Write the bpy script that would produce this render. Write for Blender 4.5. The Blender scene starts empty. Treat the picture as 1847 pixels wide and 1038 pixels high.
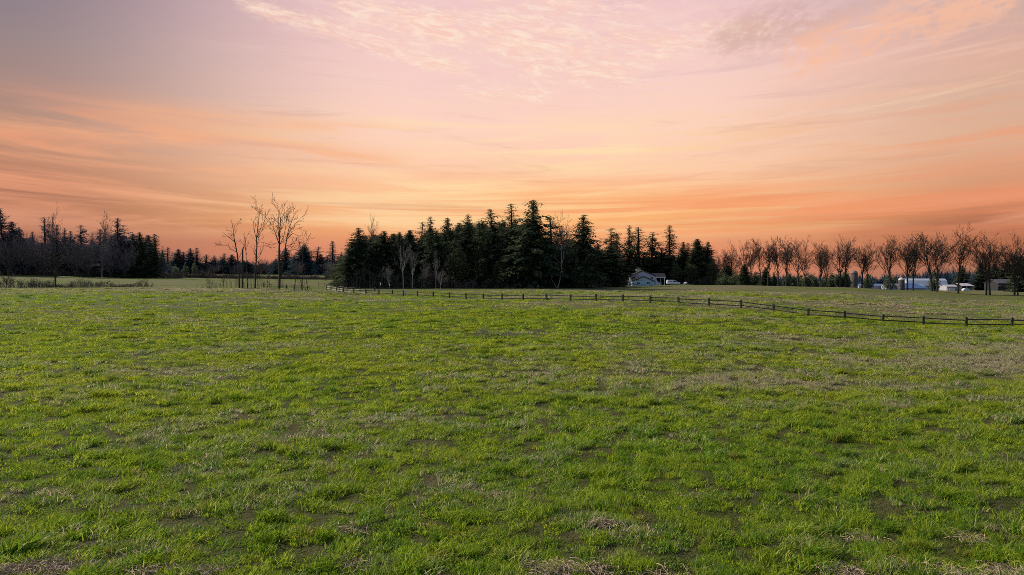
import bpy, math, random
import numpy as np
from mathutils import Vector, Matrix

S = bpy.context.scene
COL = S.collection
F, HY, CAMZ = 1334.0, 488.0, 6.0          # lens scale of the photograph (pixels), eye-level row, eye height
R = math.radians

# ------------------------------------------------------------------ helpers
def wx(px, D): return (px - 923.5) * D / F
def wz(py, D): return CAMZ - (py - HY) * D / F

class NS:
    """socket wrapper for building node maths"""
    def __init__(s, t, k): s.t, s.k = t, k
    def _m(s, op, *o, clamp=False):
        n = s.t.nodes.new('ShaderNodeMath'); n.operation = op; n.use_clamp = clamp
        for i, v in enumerate((s,) + o):
            if isinstance(v, NS): s.t.links.new(v.k, n.inputs[i])
            else: n.inputs[i].default_value = v
        return NS(s.t, n.outputs[0])
    def __add__(s, o): return s._m('ADD', o)
    def __sub__(s, o): return s._m('SUBTRACT', o)
    def __mul__(s, o): return s._m('MULTIPLY', o)
    def __truediv__(s, o): return s._m('DIVIDE', o)
    def pw(s, o): return s._m('POWER', o)
    def sin(s): return s._m('SINE')
    def exp(s): return s._m('EXPONENT')
    def clamp(s): return s._m('ADD', 0.0, clamp=True)
    def step(s, a, b):
        n = s.t.nodes.new('ShaderNodeMapRange'); n.interpolation_type = 'SMOOTHSTEP'
        s.t.links.new(s.k, n.inputs[0]); n.inputs[1].default_value = a; n.inputs[2].default_value = b
        return NS(s.t, n.outputs[0])
    def gauss(s, c, w):
        d = (s - c) * (1.0 / w)
        return (d * d * -1.0).exp()

def lin(c):
    f = lambda v: v / 12.92 if v <= .04045 else ((v + .055) / 1.055) ** 2.4
    return tuple(f(v / 255.0) for v in c) + (1.0,)

def comb(t, x, y, z):
    n = t.nodes.new('ShaderNodeCombineXYZ')
    for i, v in enumerate((x, y, z)):
        if isinstance(v, NS): t.links.new(v.k, n.inputs[i])
        else: n.inputs[i].default_value = v
    return n.outputs[0]

def noise(t, vec, scale, detail=4, rough=.55, dist=0.0):
    n = t.nodes.new('ShaderNodeTexNoise'); n.inputs['Scale'].default_value = scale
    n.inputs['Detail'].default_value = detail; n.inputs['Roughness'].default_value = rough
    n.inputs['Distortion'].default_value = dist
    if vec is not None: t.links.new(vec, n.inputs['Vector'])
    return NS(t, n.outputs['Fac'])

def mixc(t, fac, a, b):
    n = t.nodes.new('ShaderNodeMix'); n.data_type = 'RGBA'
    for i, v in ((0, fac), (6, a), (7, b)):
        if isinstance(v, NS): t.links.new(v.k, n.inputs[i])
        elif isinstance(v, bpy.types.NodeSocket): t.links.new(v, n.inputs[i])
        else: n.inputs[i].default_value = v
    return n.outputs[2]

def ramp(t, fac, stops, interp='LINEAR'):
    n = t.nodes.new('ShaderNodeValToRGB'); cr = n.color_ramp; cr.interpolation = interp
    while len(cr.elements) < len(stops): cr.elements.new(.5)
    for e, (p, c) in zip(cr.elements, stops): e.position = p; e.color = c
    t.links.new(fac.k, n.inputs[0]); return n.outputs[0]

def new_mat(name):
    m = bpy.data.materials.new(name); m.use_nodes = True; m.node_tree.nodes.clear()
    return m, m.node_tree

def out_surface(t, sh):
    o = t.nodes.new('ShaderNodeOutputMaterial'); t.links.new(sh, o.inputs[0])

def principled(t, col, rough=.7, spec=.3):
    b = t.nodes.new('ShaderNodeBsdfPrincipled')
    if isinstance(col, bpy.types.NodeSocket): t.links.new(col, b.inputs['Base Color'])
    else: b.inputs['Base Color'].default_value = col
    b.inputs['Roughness'].default_value = rough; b.inputs['Specular IOR Level'].default_value = spec
    return b

def worldpos(t): return t.nodes.new('ShaderNodeNewGeometry').outputs['Position']
def objpos(t): return t.nodes.new('ShaderNodeTexCoord').outputs['Object']

def paint(name, c, rough=.6, var=.25, scale=3.0, stretch=None):
    """weathered solid colour: noise dirt and fine grain"""
    m, t = new_mat(name)
    v = objpos(t)
    if stretch:
        mp = t.nodes.new('ShaderNodeMapping'); mp.inputs['Scale'].default_value = stretch
        t.links.new(v, mp.inputs[0]); v = mp.outputs[0]
    n = noise(t, v, scale, 6, .65)
    c1 = tuple(x * (1 - var) for x in c[:3]) + (1,); c2 = tuple(min(1, x * (1 + var)) for x in c[:3]) + (1,)
    b = principled(t, ramp(t, n, [(.3, c1), (.7, c2)]), rough)
    out_surface(t, b.outputs[0]); return m

class MB:
    def __init__(s): s.v, s.f, s.a = [], [], []
    def add(s, vs, fs, shade=.5):
        o = len(s.v); s.v += [tuple(p) for p in vs]; s.f += [tuple(i + o for i in f) for f in fs]
        s.a += [shade] * len(vs)
    def box(s, x0, x1, y0, y1, z0, z1):
        s.add([(x0,y0,z0),(x1,y0,z0),(x1,y1,z0),(x0,y1,z0),(x0,y0,z1),(x1,y0,z1),(x1,y1,z1),(x0,y1,z1)],
              [(0,3,2,1),(4,5,6,7),(0,1,5,4),(1,2,6,5),(2,3,7,6),(3,0,4,7)])
    def prism(s, prof, y0, y1):                      # profile in x,z swept along y
        n = len(prof)
        s.add([(x, y0, z) for x, z in prof] + [(x, y1, z) for x, z in prof],
              [tuple(range(n)), tuple(range(2*n-1, n-1, -1))] + [(i, i+n, (i+1) % n + n, (i+1) % n) for i in range(n)])
    def prism_x(s, prof, x0, x1):                    # profile in y,z swept along x
        n = len(prof)
        s.add([(x0, y, z) for y, z in prof] + [(x1, y, z) for y, z in prof],
              [tuple(range(n-1, -1, -1)), tuple(range(n, 2*n))] + [((i+1) % n, (i+1) % n + n, i+n, i) for i in range(n)])
    def tube(s, pts, rad, k=5, shade=.5, cap=True):
        pts = [Vector(p) for p in pts]; vs, fs = [], []
        for i, p in enumerate(pts):
            d = (pts[min(i+1, len(pts)-1)] - pts[max(i-1, 0)]).normalized()
            u = d.orthogonal().normalized() if abs(d.z) < .9 else d.cross(Vector((0, 1, 0))).normalized()
            w = d.cross(u)
            for j in range(k):
                a = 2*math.pi*j/k
                vs.append(p + (u*math.cos(a) + w*math.sin(a)) * rad[i])
        for i in range(len(pts)-1):
            for j in range(k):
                fs.append((i*k+j, i*k+(j+1) % k, (i+1)*k+(j+1) % k, (i+1)*k+j))
        if cap: fs.append(tuple(range((len(pts)-1)*k, len(pts)*k)))
        s.add(vs, fs, shade)
    def mesh(s, name):
        me = bpy.data.meshes.new(name); me.from_pydata(s.v, [], s.f); me.update()
        at = me.attributes.new('shade', 'FLOAT', 'POINT'); at.data.foreach_set('value', s.a)
        return me
    def build(s, name, mat, parent=None, smooth=False):
        me = s.mesh(name); me.materials.append(mat)
        if smooth: me.polygons.foreach_set('use_smooth', [True]*len(me.polygons))
        return link(name, me, parent)

def link(name, data, parent=None):
    o = bpy.data.objects.new(name, data); COL.objects.link(o)
    if parent is not None: o.parent = parent
    return o
def tag(o, label, cat, group=None, kind=None):
    if label: o['label'] = label
    if cat: o['category'] = cat
    if group: o['group'] = group
    if kind: o['kind'] = kind
    return o
def thing(name, label, cat, loc, rz=0.0, group=None):
    o = link(name, None); o.location = loc; o.rotation_euler = (0, 0, rz); o.empty_display_size = .5
    return tag(o, label, cat, group)

# value noise for placement
_rs = np.random.RandomState(5); _lat = _rs.rand(256, 256)
def vnoise(x, y, s):
    x = np.asarray(x) * s + 1000.3; y = np.asarray(y) * s + 1000.7
    xi = np.floor(x).astype(int); yi = np.floor(y).astype(int); fx = x - xi; fy = y - yi
    fx = fx*fx*(3-2*fx); fy = fy*fy*(3-2*fy)
    g = lambda a, b: _lat[a % 256, b % 256]
    return (g(xi, yi)*(1-fx)+g(xi+1, yi)*fx)*(1-fy) + (g(xi, yi+1)*(1-fx)+g(xi+1, yi+1)*fx)*fy

# ------------------------------------------------------------------ fence line and terrain
FPX = [1905, 1825, 1743, 1666, 1593, 1524, 1458, 1396, 1336.5, 1279, 1224, 1173, 1123, 1075.5, 1029, 986, 943.5, 905, 872, 840.5, 810.5, 781.6, 753, 727, 708, 683.6, 660, 638, 619, 607, 597, 589.5]
FBY = [591.5, 591, 590, 588, 583.7, 577.7, 571.5, 563, 556, 552.5, 549, 546, 545, 543.5, 543, 542.8, 542.5, 541.5, 541, 540, 539, 537.5, 535, 533.2, 532, 531, 530.3, 530, 530.2, 530.6, 531, 531.3]
FD = [84.0]
SP = 5.1
for i in range(1, len(FPX)):
    dx = abs(FPX[i] - FPX[i-1]) * FD[-1] / F
    FD.append(FD[-1] + (math.sqrt(max(SP*SP - dx*dx, 0)) if dx < SP else 0.25) * (1 if i < 26 else .75))
def fence_at(px):
    return (np.interp(px, FPX[::-1], FD[::-1]), np.interp(px, FPX[::-1], FBY[::-1]))
# depth profiles per column of the view: (depth, row) seen or (depth, ('z', height))
Z = lambda v: ('z', v)
COLS = {
 -300: [(60, Z(0)), (100, Z(.5)), (150, Z(1.4)), (172, 522), (190, 518.5), (250, 506), (330, 493), (450, Z(5.5)), (600, Z(4)), (950, Z(-12))],
 0:    [(60, Z(0)), (100, Z(.5)), (150, Z(1.4)), (172, 522), (190, 518.5), (250, 507), (330, 495), (450, Z(5.2)), (600, Z(4)), (950, Z(-12))],
 250:  [(60, Z(0)), (100, Z(.5)), (150, Z(1.4)), (172, 521), (190, 517.5), (250, 509), (330, 500), (450, Z(4.2)), (600, Z(3)), (950, Z(-12))],
 450:  [(60, Z(0)), (100, Z(.5)), (150, Z(1.45)), (172, 520), (200, 517.5), (250, 511), (330, 503), (450, 496), (600, Z(3)), (950, Z(-12))],
 570:  [(60, Z(0)), (100, Z(.3)), (150, Z(.9)), (172, 524), (205, 519), (250, 512), (330, 505), (450, 496), (600, Z(3)), (950, Z(-12))],
 640:  [(60, Z(0)), (100, Z(.4)), 'F', (205, 520), (330, Z(1.8)), (600, Z(2)), (950, Z(-12))],
 850:  [(60, Z(.3)), (90, Z(.8)), 'F', (165, 528), (205, 520), (300, Z(.8)), (600, Z(-2)), (950, Z(-12))],
 1000: [(60, Z(.4)), (85, Z(.95)), 'F', (160, 528), (210, 519), (300, Z(.8)), (600, Z(-2)), (950, Z(-12))],
 1150: [(55, Z(.35)), (75, Z(.95)), 'F', (180, 525.5), (245, 516), (300, 516.2), (420, Z(-1.5)), (600, Z(-6)), (950, Z(-12))],
 1230: [(55, Z(.3)), (75, Z(.85)), 'F', (170, 527), (240, 514.6), (300, 513.8), (420, Z(-1.5)), (600, Z(-6)), (950, Z(-12))],
 1310: [(50, Z(.2)), (70, Z(.7)), 'F', (160, 529), (240, 514), (300, Z(-.5)), (400, Z(-3)), (650, Z(-10)), (950, Z(-12))],
 1500: [(45, Z(0)), 'F', (150, 538), (230, 517), (300, Z(-1.5)), (400, Z(-4)), (650, Z(-11)), (950, Z(-12))],
 1650: [(45, Z(0)), 'F', (150, 547), (217, 523.5), (300, Z(-2.5)), (400, Z(-4.6)), (650, Z(-11)), (950, Z(-12))],
 1780: [(45, Z(0)), 'F', (150, 553), (212, 531), (260, Z(-2.2)), (400, Z(-5)), (650, Z(-11)), (950, Z(-12))],
 2150: [(45, Z(0)), (85, Z(-.6)), (150, 556), (212, 533), (260, Z(-2.4)), (400, Z(-5)), (650, Z(-11)), (950, Z(-12))],
}
DG = np.exp(np.linspace(math.log(4), math.log(1200), 420))
_px, _tab = [], []
for cpx, prof in COLS.items():
    ds, zs = [4, 30], [0.0, 0.0]
    for e in prof:
        if e == 'F':
            d, r = fence_at(cpx); ds.append(float(d)); zs.append(wz(float(r), float(d)))
        else:
            d, v = e; ds.append(d); zs.append(v[1] if isinstance(v, tuple) else wz(v, d))
    z = np.interp(DG, ds, zs)
    k = np.exp(-np.linspace(-2, 2, 19)**2); k /= k.sum()
    zp = np.pad(z, 9, mode='edge'); _tab.append(np.convolve(zp, k, 'valid')); _px.append(cpx)
_px = np.array(_px, float); _tab = np.array(_tab)
# extra columns along the fence so that the ground meets every post
def ground_z(X, Y):
    X = np.asarray(X, float); Y = np.asarray(Y, float)
    Yc = np.maximum(Y, 4.0)
    p = np.clip(923.5 + F * X / Yc, _px[0], _px[-1] - 1e-6)
    i = np.clip(np.searchsorted(_px, p, side='right') - 1, 0, len(_px) - 2)
    t = (p - _px[i]) / (_px[i+1] - _px[i]); t = t*t*(3-2*t)
    g = np.clip((np.log(np.minimum(Yc, 1199)) - math.log(4)) / (math.log(1200) - math.log(4)) * 419, 0, 418.999)
    j = g.astype(int); fj = g - j
    z = (_tab[i, j]*(1-fj) + _tab[i, j+1]*fj)*(1-t) + (_tab[i+1, j]*(1-fj) + _tab[i+1, j+1]*fj)*t
    z = z - np.clip((np.hypot(X, Y) - 900) / 5600, 0, 1.5) * 75
    near = np.clip((140 - Yc) / 100, 0, 1)
    z = z + near * ((vnoise(X, Y, .45) - .5) * .14 + (vnoise(X, Y, 1.3) - .5) * .10)
    return z
def gz(X, Y): return float(ground_z(X, Y))

# ------------------------------------------------------------------ world: sunset sky
SUN_AZ, SUN_EL = R(-58), R(33)            # to the left of the view, fairly high
W = bpy.data.worlds.new('World'); S.world = W; W.use_nodes = True
t = W.node_tree; t.nodes.clear()
tc = t.nodes.new('ShaderNodeTexCoord'); sp = t.nodes.new('ShaderNodeSeparateXYZ')
t.links.new(tc.outputs['Generated'], sp.inputs[0])
sx, sy, sz = (NS(t, sp.outputs[i]) for i in range(3))
az = sx._m('ARCTAN2', sy) * (180/math.pi)
el = sz._m('ARCSINE') * (180/math.pi)
warp = noise(t, comb(t, az*.05, el*.12, 3.0), 1.0, 3)
elw = el + (warp - .5) * 2.0
def vr(stops): return ramp(t, elw / 22.0, [(e/22.0, lin(c)) for e, c in stops])
mid = vr([(0, (212,134,104)), (1.9, (228,148,110)), (3.6, (249,176,116)), (5.6, (253,192,142)), (8, (254,206,174)), (11, (254,212,192)), (14, (248,208,198)), (17, (242,201,198)), (21, (234,195,200))])
lef = vr([(0, (176,112,92)), (2.5, (168,112,90)), (5, (176,120,96)), (7, (188,134,108)), (9.5, (184,142,122)), (12, (168,138,130)), (15, (152,134,136)), (18, (136,124,136)), (21, (126,118,134))])
rig = vr([(0, (168,112,88)), (1.6, (176,108,76)), (2.8, (168,104,80)), (4.2, (196,124,92)), (5.5, (212,152,118)), (8, (222,174,144)), (11, (216,176,152)), (14, (222,176,158)), (17, (204,172,164)), (21, (188,166,170))])
c = mixc(t, ((az + 4.0) * -1.0).step(4.0, 32.0), mid, lef)
c = mixc(t, az.step(12.0, 36.0), c, rig)
# smile-curved cloud streaks low in the sky
k2 = az * az * .0011
e2 = el - k2
n1 = noise(t, comb(t, az*.045 + 1.7, e2*.62, 0.0), 1.0, 7, .62, .6)
n1b = noise(t, comb(t, az*.02 + 8.0, e2*.30 + 3.0, 2.0), 1.0, 5, .55, .4)
band = el.step(1.8, 4.0) * ((el * -1.0).step(-13.0, -8.5))
bright = ((n1*.62 + n1b*.38).step(.45, .57)) * band
glow = mixc(t, ((az*az).pw(.5)).step(5.0, 33.0), lin((255,222,172)), lin((236,160,122)))
c = mixc(t, bright * .8, c, glow)
dark = noise(t, comb(t, az*.035 + 20.0, e2*.75, 5.0), 1.0, 6, .6, .5).step(.52, .68) * (el.gauss(5.0, 2.6))
c = mixc(t, dark * .62, c, mixc(t, az.step(-20.0, 20.0), lin((204,144,116)), lin((232,146,106))))
rightfade = ((az * -1.0).step(-33.0, -17.0))*.8 + .2
gold = az.gauss(6.0, 13.0) * el.gauss(4.4, 2.0)
c = mixc(t, gold * .55, c, lin((255,190,118)))
low = noise(t, comb(t, az*.02 + 3.0, el*1.3, 9.0), 1.0, 5, .6, .4).step(.45, .62) * el.gauss(3.3, 1.0) * az.step(2.0, 22.0)
c = mixc(t, low * .35, c, lin((212,126,88)))
rip = noise(t, comb(t, az*.075 + 50.0, e2*.95, 1.0), 1.0, 9, .66, .8)
ripm = el.step(3.0, 6.0) * (az.step(-26.0, -14.0) + ((el * -1.0).step(-13.0, -8.0))).clamp()
c = mixc(t, rip.step(.50, .70) * ripm * .42, c, mixc(t, el.step(9.0, 16.0), glow, lin((250,216,200))))
c = mixc(t, ((rip * -1.0).step(-.48, -.30)) * ripm * .28, c, mixc(t, el.step(8.0, 15.0), lin((206,146,118)), lin((196,166,172))))
cor = noise(t, comb(t, az*.03 + 70.0, el*1.15 - az*.012, 3.0), 1.0, 8, .6, .7)
corm = el.gauss(4.4, 2.0) * az.step(-16.0, 4.0) * rightfade
c = mixc(t, cor.step(.47, .57) * corm * .65, c, lin((246,152,104)))
c = mixc(t, ((cor * -1.0).step(-.46, -.36)) * corm * .35, c, lin((255,204,146)))
# ragged high cirrus
def rag(seed, ang, st):
    ca, sa = math.cos(ang), math.sin(ang)
    u = az*ca + el*sa; v = el*ca - az*sa
    w = noise(t, comb(t, u*.25, v*.5, seed), 1.0, 3)
    a = noise(t, comb(t, u*.17*st + w*.9, v*.55 + w*1.2, seed), 1.0, 9, .68, .25)
    f = noise(t, comb(t, u*1.1 + w*2.0, v*2.2, seed + 4), 1.0, 5, .65)
    return a*.58 + f*.42
r1 = rag(11.0, -.24, 1.0)
r2 = rag(31.0, .30, 1.0)
def streak(a0, e0, slope, wd, lo, hi):
    d = el - (az - a0) * slope - e0
    return d.gauss(0.0, wd) * az.step(lo, lo + 5) * ((az * -1.0).step(-hi, -hi + 5))
b1 = streak(-20.7, 18.9, -.225, .85, -23.0, 0.0)
b2 = streak(-13.6, 19.3, -.165, 1.3, -17.0, 7.0)
b3 = az.gauss(6.5, 7.0) * el.gauss(15.0, 2.2) * .95
b4 = az.gauss(3.0, 11.0) * el.gauss(19.4, 1.8) * .95
b5 = streak(-2.0, 13.4, -.04, .7, -8.0, 6.0) * .6
b6 = streak(3.3, 16.4, .05, 1.1, -2.0, 23.0) * .9
m1 = (b1 + b2 + b3 + b4 + b5 + b6).clamp()
veil = (az.gauss(1.0, 17.0) * el.gauss(18.0, 3.5))
c = mixc(t, veil * .35, c, lin((250,212,202)))
fine = noise(t, comb(t, az*.42 - el*.1, el*2.3 + az*.40, 60.0), 1.0, 8, .70, .9)
cir = (r1*.72 + fine*.28 + m1*.20).step(.575, .79) * (m1*1.6).clamp()
c = mixc(t, cir * .8, c, mixc(t, fine.step(.42, .6), lin((252,206,184)), lin((255,230,208))))
m2 = (streak(20.0, 17.2, .10, 1.9, 12.0, 45.0)).clamp()
shd = (r2 + m2*.12).step(.50, .68) * m2 * ((az * -1.0).step(-29.0, -21.0))
c = mixc(t, shd * .62, c, lin((204,164,152)))
m3 = (streak(26.0, 15.9, .20, 2.3, 17.0, 45.0)).clamp()
pch = (r2 + m3*.16).step(.54, .70) * m3
c = mixc(t, pch * .75, c, lin((250,190,158)))
peach = (streak(-33.0, 9.5, -.045, .7, -39.0, -6.0) + streak(-31.0, 7.6, -.06, .5, -37.0, -8.0)*.8 + streak(-25.0, 10.9, -.02, .45, -31.0, -4.0)*.7) * n1.step(.36, .56)
c = mixc(t, peach.clamp() * .6, c, lin((248,176,134)))
cream = streak(-6.0, 10.3, -.055, .75, -12.0, 12.0) * n1.step(.38, .58)
c = mixc(t, cream * .6, c, lin((255,234,180)))
wisp = noise(t, comb(t, az*.06 + el*.1, (el - az*.13)*.9, 40.0), 1.0, 8, .65, .6).step(.56, .72) * el.gauss(11.0, 3.0) * az.step(-2.0, 12.0)
c = mixc(t, wisp * .4, c, lin((254,218,180)))
# above the picture and behind the viewer: the blue daylight sky
nis = t.nodes.new('ShaderNodeTexSky'); nis.sky_type = 'NISHITA'; nis.sun_disc = False
nis.sun_elevation = SUN_EL; nis.sun_rotation = SUN_AZ
nm = t.nodes.new('ShaderNodeVectorMath'); nm.operation = 'SCALE'; nm.inputs['Scale'].default_value = .13
t.links.new(nis.outputs[0], nm.inputs[0])
back = ((az*az).pw(.5)).step(42.0, 95.0)
c = mixc(t, (el.step(20.0, 42.0) + back).clamp(), c, nm.outputs[0])
bg = t.nodes.new('ShaderNodeBackground'); t.links.new(c, bg.inputs[0]); bg.inputs[1].default_value = 1.0
ow = t.nodes.new('ShaderNodeOutputWorld'); t.links.new(bg.outputs[0], ow.inputs[0])

sd = bpy.data.lights.new('sun', 'SUN'); sd.energy = 5.0; sd.angle = R(.6); sd.color = (1.0, .91, .72)
so = link('sun', sd)
to_sun = Vector((math.sin(SUN_AZ)*math.cos(SUN_EL), math.cos(SUN_AZ)*math.cos(SUN_EL), math.sin(SUN_EL)))
so.rotation_euler = (-to_sun).to_track_quat('-Z', 'Y').to_euler(); so.location = to_sun * 80

cd = bpy.data.cameras.new('camera'); cam = link('camera', cd); cam.location = (0, 0, CAMZ); cam.rotation_euler = (R(90), 0, 0)
cd.sensor_width = 36; cd.lens = 36 * F / 1847; cd.shift_y = -(519 - HY) / 1847; cd.clip_end = 9000; cd.clip_start = .1
S.camera = cam
S.view_settings.view_transform = 'Standard'; S.view_settings.look = 'None'; S.view_settings.exposure = 0; S.view_settings.gamma = 1
S.cycles.max_bounces = 6; S.cycles.transparent_max_bounces = 4; S.cycles.use_denoising = False; S.cycles.filter_width = .85; S.cycles.diffuse_bounces = 2; S.cycles.transmission_bounces = 3; S.cycles.glossy_bounces = 1; S.cycles.sample_clamp_indirect = 4

# ------------------------------------------------------------------ field colours (shared by ground and grass)
def field(t):
    """returns (dryness 0..1, lushness 0..1, tone noise) from the world position"""
    P = worldpos(t)
    s = t.nodes.new('ShaderNodeSeparateXYZ'); t.links.new(P, s.inputs[0])
    X, Y = NS(t, s.outputs[0]), NS(t, s.outputs[1])
    P2 = comb(t, X, Y, 0.0)
    Pst = comb(t, X*.55, Y, 0.0)
    bands = (noise(t, comb(t, X*.012, Y*.062, 7.0), 1.0, 5, .62, .5) - .5) * Y.step(75., 110.) * .55
    a = noise(t, Pst, .07, 4, .6, .5); b = noise(t, P2, .33, 4, .6); d = noise(t, P2, 1.6, 3, .6)
    hill = (Y.step(95., 150.)) * (X.step(-25., 30.)) * .06 + Y.step(165., 240.) * ((X * -1.0).step(10., 30.)) * .03 + Y.gauss(166., 7.) * ((X * -1.0).step(40., 75.)) * .13
    right = X.step(-6.0, 14.0) * Y.step(22., 40.) * ((Y * -1.0).step(-80., -60.)) * .05 - X.gauss(-8.0, 22.0) * Y.gauss(85.0, 45.0) * .045
    lushp = X.gauss(10.0, 9.5) * Y.gauss(68.0, 3.2)
    lushf = X.gauss(3.5, 6.0) * Y.gauss(20.0, 5.0)
    mixv = bands + a*.46 + b*.34 + d*.20 + hill + right - lushp*.14 - lushf*.05
    dry = mixv.step(.42, .66)
    lush = (noise(t, Pst, .05, 3, .6, .3)*.6 + b*.4).step(.42, .62) + lushp
    return dry, lush.clamp(), d, P2, Y

def grass_mat():
    m, t = new_mat('grass_blades')
    dry, lush, d, P2, Y = field(t)
    at = t.nodes.new('ShaderNodeAttribute'); at.attribute_name = 'shade'; r = NS(t, at.outputs['Fac'])
    green = mixc(t, lush, (.250, .295, .018, 1), (.140, .295, .010, 1))
    green = mixc(t, r.step(.35, .95), green, (.62, .66, .040, 1))
    green = mixc(t, ((r * -1.0).step(-.30, -.02)), green, (.035, .075, .010, 1))
    oi = t.nodes.new('ShaderNodeObjectInfo'); rn_ = NS(t, oi.outputs['Random'])
    green = mixc(t, rn_.step(.40, .95)*.60, green, (.060, .150, .012, 1))
    green = mixc(t, ((rn_ * -1.0).step(-.22, -.05))*.45, green, (.46, .50, .04, 1))
    near = ((Y * -1.0).step(-44., -18.))
    green = mixc(t, near*.34, green, (.095, .24, .014, 1))
    green = mixc(t, noise(t, P2, .8, 4, .65).step(.56, .70) * .5, green, (.34, .25, .035, 1))
    straw = mixc(t, r.step(.0, 1.0), (.25, .19, .115, 1), (.62, .52, .36, 1))
    f = (dry*.80 + r*.72).step(.78, 1.06)
    col = mixc(t, f, green, straw)
    df = t.nodes.new('ShaderNodeBsdfDiffuse'); t.links.new(col, df.inputs[0])
    tr = t.nodes.new('ShaderNodeBsdfTranslucent'); t.links.new(col, tr.inputs[0])
    gl = t.nodes.new('ShaderNodeBsdfGlossy'); gl.inputs['Roughness'].default_value = .45; gl.inputs[0].default_value = (.8, .85, .8, 1)
    mx = t.nodes.new('ShaderNodeMixShader'); mx.inputs[0].default_value = .52
    t.links.new(df.outputs[0], mx.inputs[1]); t.links.new(tr.outputs[0], mx.inputs[2])
    m2 = t.nodes.new('ShaderNodeMixShader'); m2.inputs[0].default_value = .015
    t.links.new(mx.outputs[0], m2.inputs[1]); t.links.new(gl.outputs[0], m2.inputs[2])
    out_surface(t, m2.outputs[0]); return m

def ground_mat():
    m, t = new_mat('field_ground')
    dry, lush, d, P2, Y = field(t)
    f1 = noise(t, P2, 9.0, 3, .7); f2 = noise(t, P2, 2.6, 5, .7)
    far = Y.step(60., 130.)
    green = mixc(t, lush, (.19, .235, .018, 1), (.125, .235, .012, 1))
    green = mixc(t, (f1*.5 + f2*.5).step(.40, .62), (.030, .045, .010, 1), green)
    brown = mixc(t, (f1*.5 + f2*.5).step(.38, .64), (.085, .062, .040, 1), (.27, .205, .14, 1))
    fc = mixc(t, dry*.85, green, brown)
    gr = noise(t, P2, 38.0, 4, .75).step(.32, .62)
    nearc = mixc(t, gr, (.014, .014, .007, 1), mixc(t, dry, (.085, .10, .016, 1), (.17, .125, .075, 1)))
    col = mixc(t, far, nearc, fc)
    b = principled(t, col, .95, .1)
    bp = t.nodes.new('ShaderNodeBump'); bp.inputs['Strength'].default_value = .9; bp.inputs['Distance'].default_value = .35
    t.links.new((f2*.6 + f1*.4).k, bp.inputs['Height']); t.links.new(bp.outputs[0], b.inputs['Normal'])
    out_surface(t, b.outputs[0]); return m

# ground sheet: fine sector in front, coarse behind, out past the horizon
ang = np.concatenate([np.linspace(-48, 48, 560), np.arange(56, 308, 4.0)]); na = len(ang)
rad = np.concatenate([[.3, 1.5], np.exp(np.linspace(math.log(3), math.log(1300), 420)), [1800, 2600, 4000, 6500]]); nr = len(rad)
A, Rr = np.meshgrid(np.radians(ang), rad)
GX, GY = Rr*np.sin(A), Rr*np.cos(A); GZ = ground_z(GX, GY)
vs = np.stack([GX, GY, GZ], -1).reshape(-1, 3)
ii, jj = np.meshgrid(np.arange(nr-1), np.arange(na), indexing='ij'); j2 = (jj+1) % na
fc = np.stack([ii*na+jj, (ii+1)*na+jj, (ii+1)*na+j2, ii*na+j2], -1).reshape(-1, 4)[:, ::-1]
me = bpy.data.meshes.new('ground'); me.from_pydata(vs.tolist(), [], fc.tolist() + [tuple(range(na))]); me.update()
me.materials.append(ground_mat()); me.polygons.foreach_set('use_smooth', [True]*len(me.polygons))
tag(link('ground', me), None, None, kind='structure')

# ------------------------------------------------------------------ grass (stuff)
GM = grass_mat()
def tuft(seed, n, rad_, h0, h1, lean, wid, flat=0.0):
    rs = np.random.RandomState(seed); V, Fc, Aa = [], [], []
    for i in range(n):
        r_ = rad_*math.sqrt(rs.rand()); a = rs.rand()*6.283
        bx, by = r_*math.cos(a), r_*math.sin(a)
        clump = .55 + .9*vnoise(bx + seed*7, by, 4.5)
        h = (h0 + (h1-h0)*rs.rand()**1.6)*float(clump)
        la = rs.rand()*6.283; ln = h*lean*(.25 + rs.rand())
        lx, ly = math.cos(la)*ln + ln*.45, math.sin(la)*ln + ln*.2
        wa = rs.rand()*3.1416; w = wid*(.6+.8*rs.rand()); ux, uy = math.cos(wa)*w, math.sin(wa)*w
        s = len(V); z1 = h*(.62 - .3*flat*rs.rand()); z2 = h*(1.0 - .75*flat*rs.rand())
        V += [(bx-ux, by-uy, -.02), (bx+ux, by+uy, -.02), (bx+lx*.4-ux*.8, by+ly*.4-uy*.8, z1), (bx+lx*.4+ux*.8, by+ly*.4+uy*.8, z1), (bx+lx, by+ly, z2)]
        Fc += [(s, s+1, s+3, s+2), (s+2, s+3, s+4)]; Aa += [float(rs.rand())]*5
    me = bpy.data.meshes.new('tuft'); me.from_pydata(V, [], Fc); me.update()
    at = me.attributes.new('shade', 'FLOAT', 'POINT'); at.data.foreach_set('value', Aa)
    me.materials.append(GM); return me
pc = bpy.data.collections.new('grass_tufts')
specs = [(1, 135, .25, .04, .15, 1.2, .0095), (2, 135, .25, .05, .18, 1.3, .0095), (3, 130, .26, .03, .11, 1.4, .010), (4, 160, .22, .08, .25, 1.3, .0095),
         (5, 140, .34, .04, .17, 2.1, .008, .6), (6, 90, .28, .10, .34, 1.3, .004)]
for q, s_ in enumerate(specs):
    pc.objects.link(bpy.data.objects.new('tuft_%02d' % q, tuft(*s_)))
rs = np.random.RandomState(77)
def scatter(d0, d1, dens, sc):
    n = int(dens * (d1*d1 - d0*d0) * .5 * (2*.78))
    D = np.sqrt(d0*d0 + rs.rand(n)*(d1*d1 - d0*d0)); X = (rs.rand(n)*2 - 1) * (.78*D + 1.5)
    return X, D, np.full(n, sc)
parts_ = [scatter(9, 24, 8.0, 1.0), scatter(24, 40, 5.6, 1.15), scatter(40, 62, 2.8, 1.6), scatter(62, 95, 1.1, 2.3), scatter(95, 175, .26, 2.6)]
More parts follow.
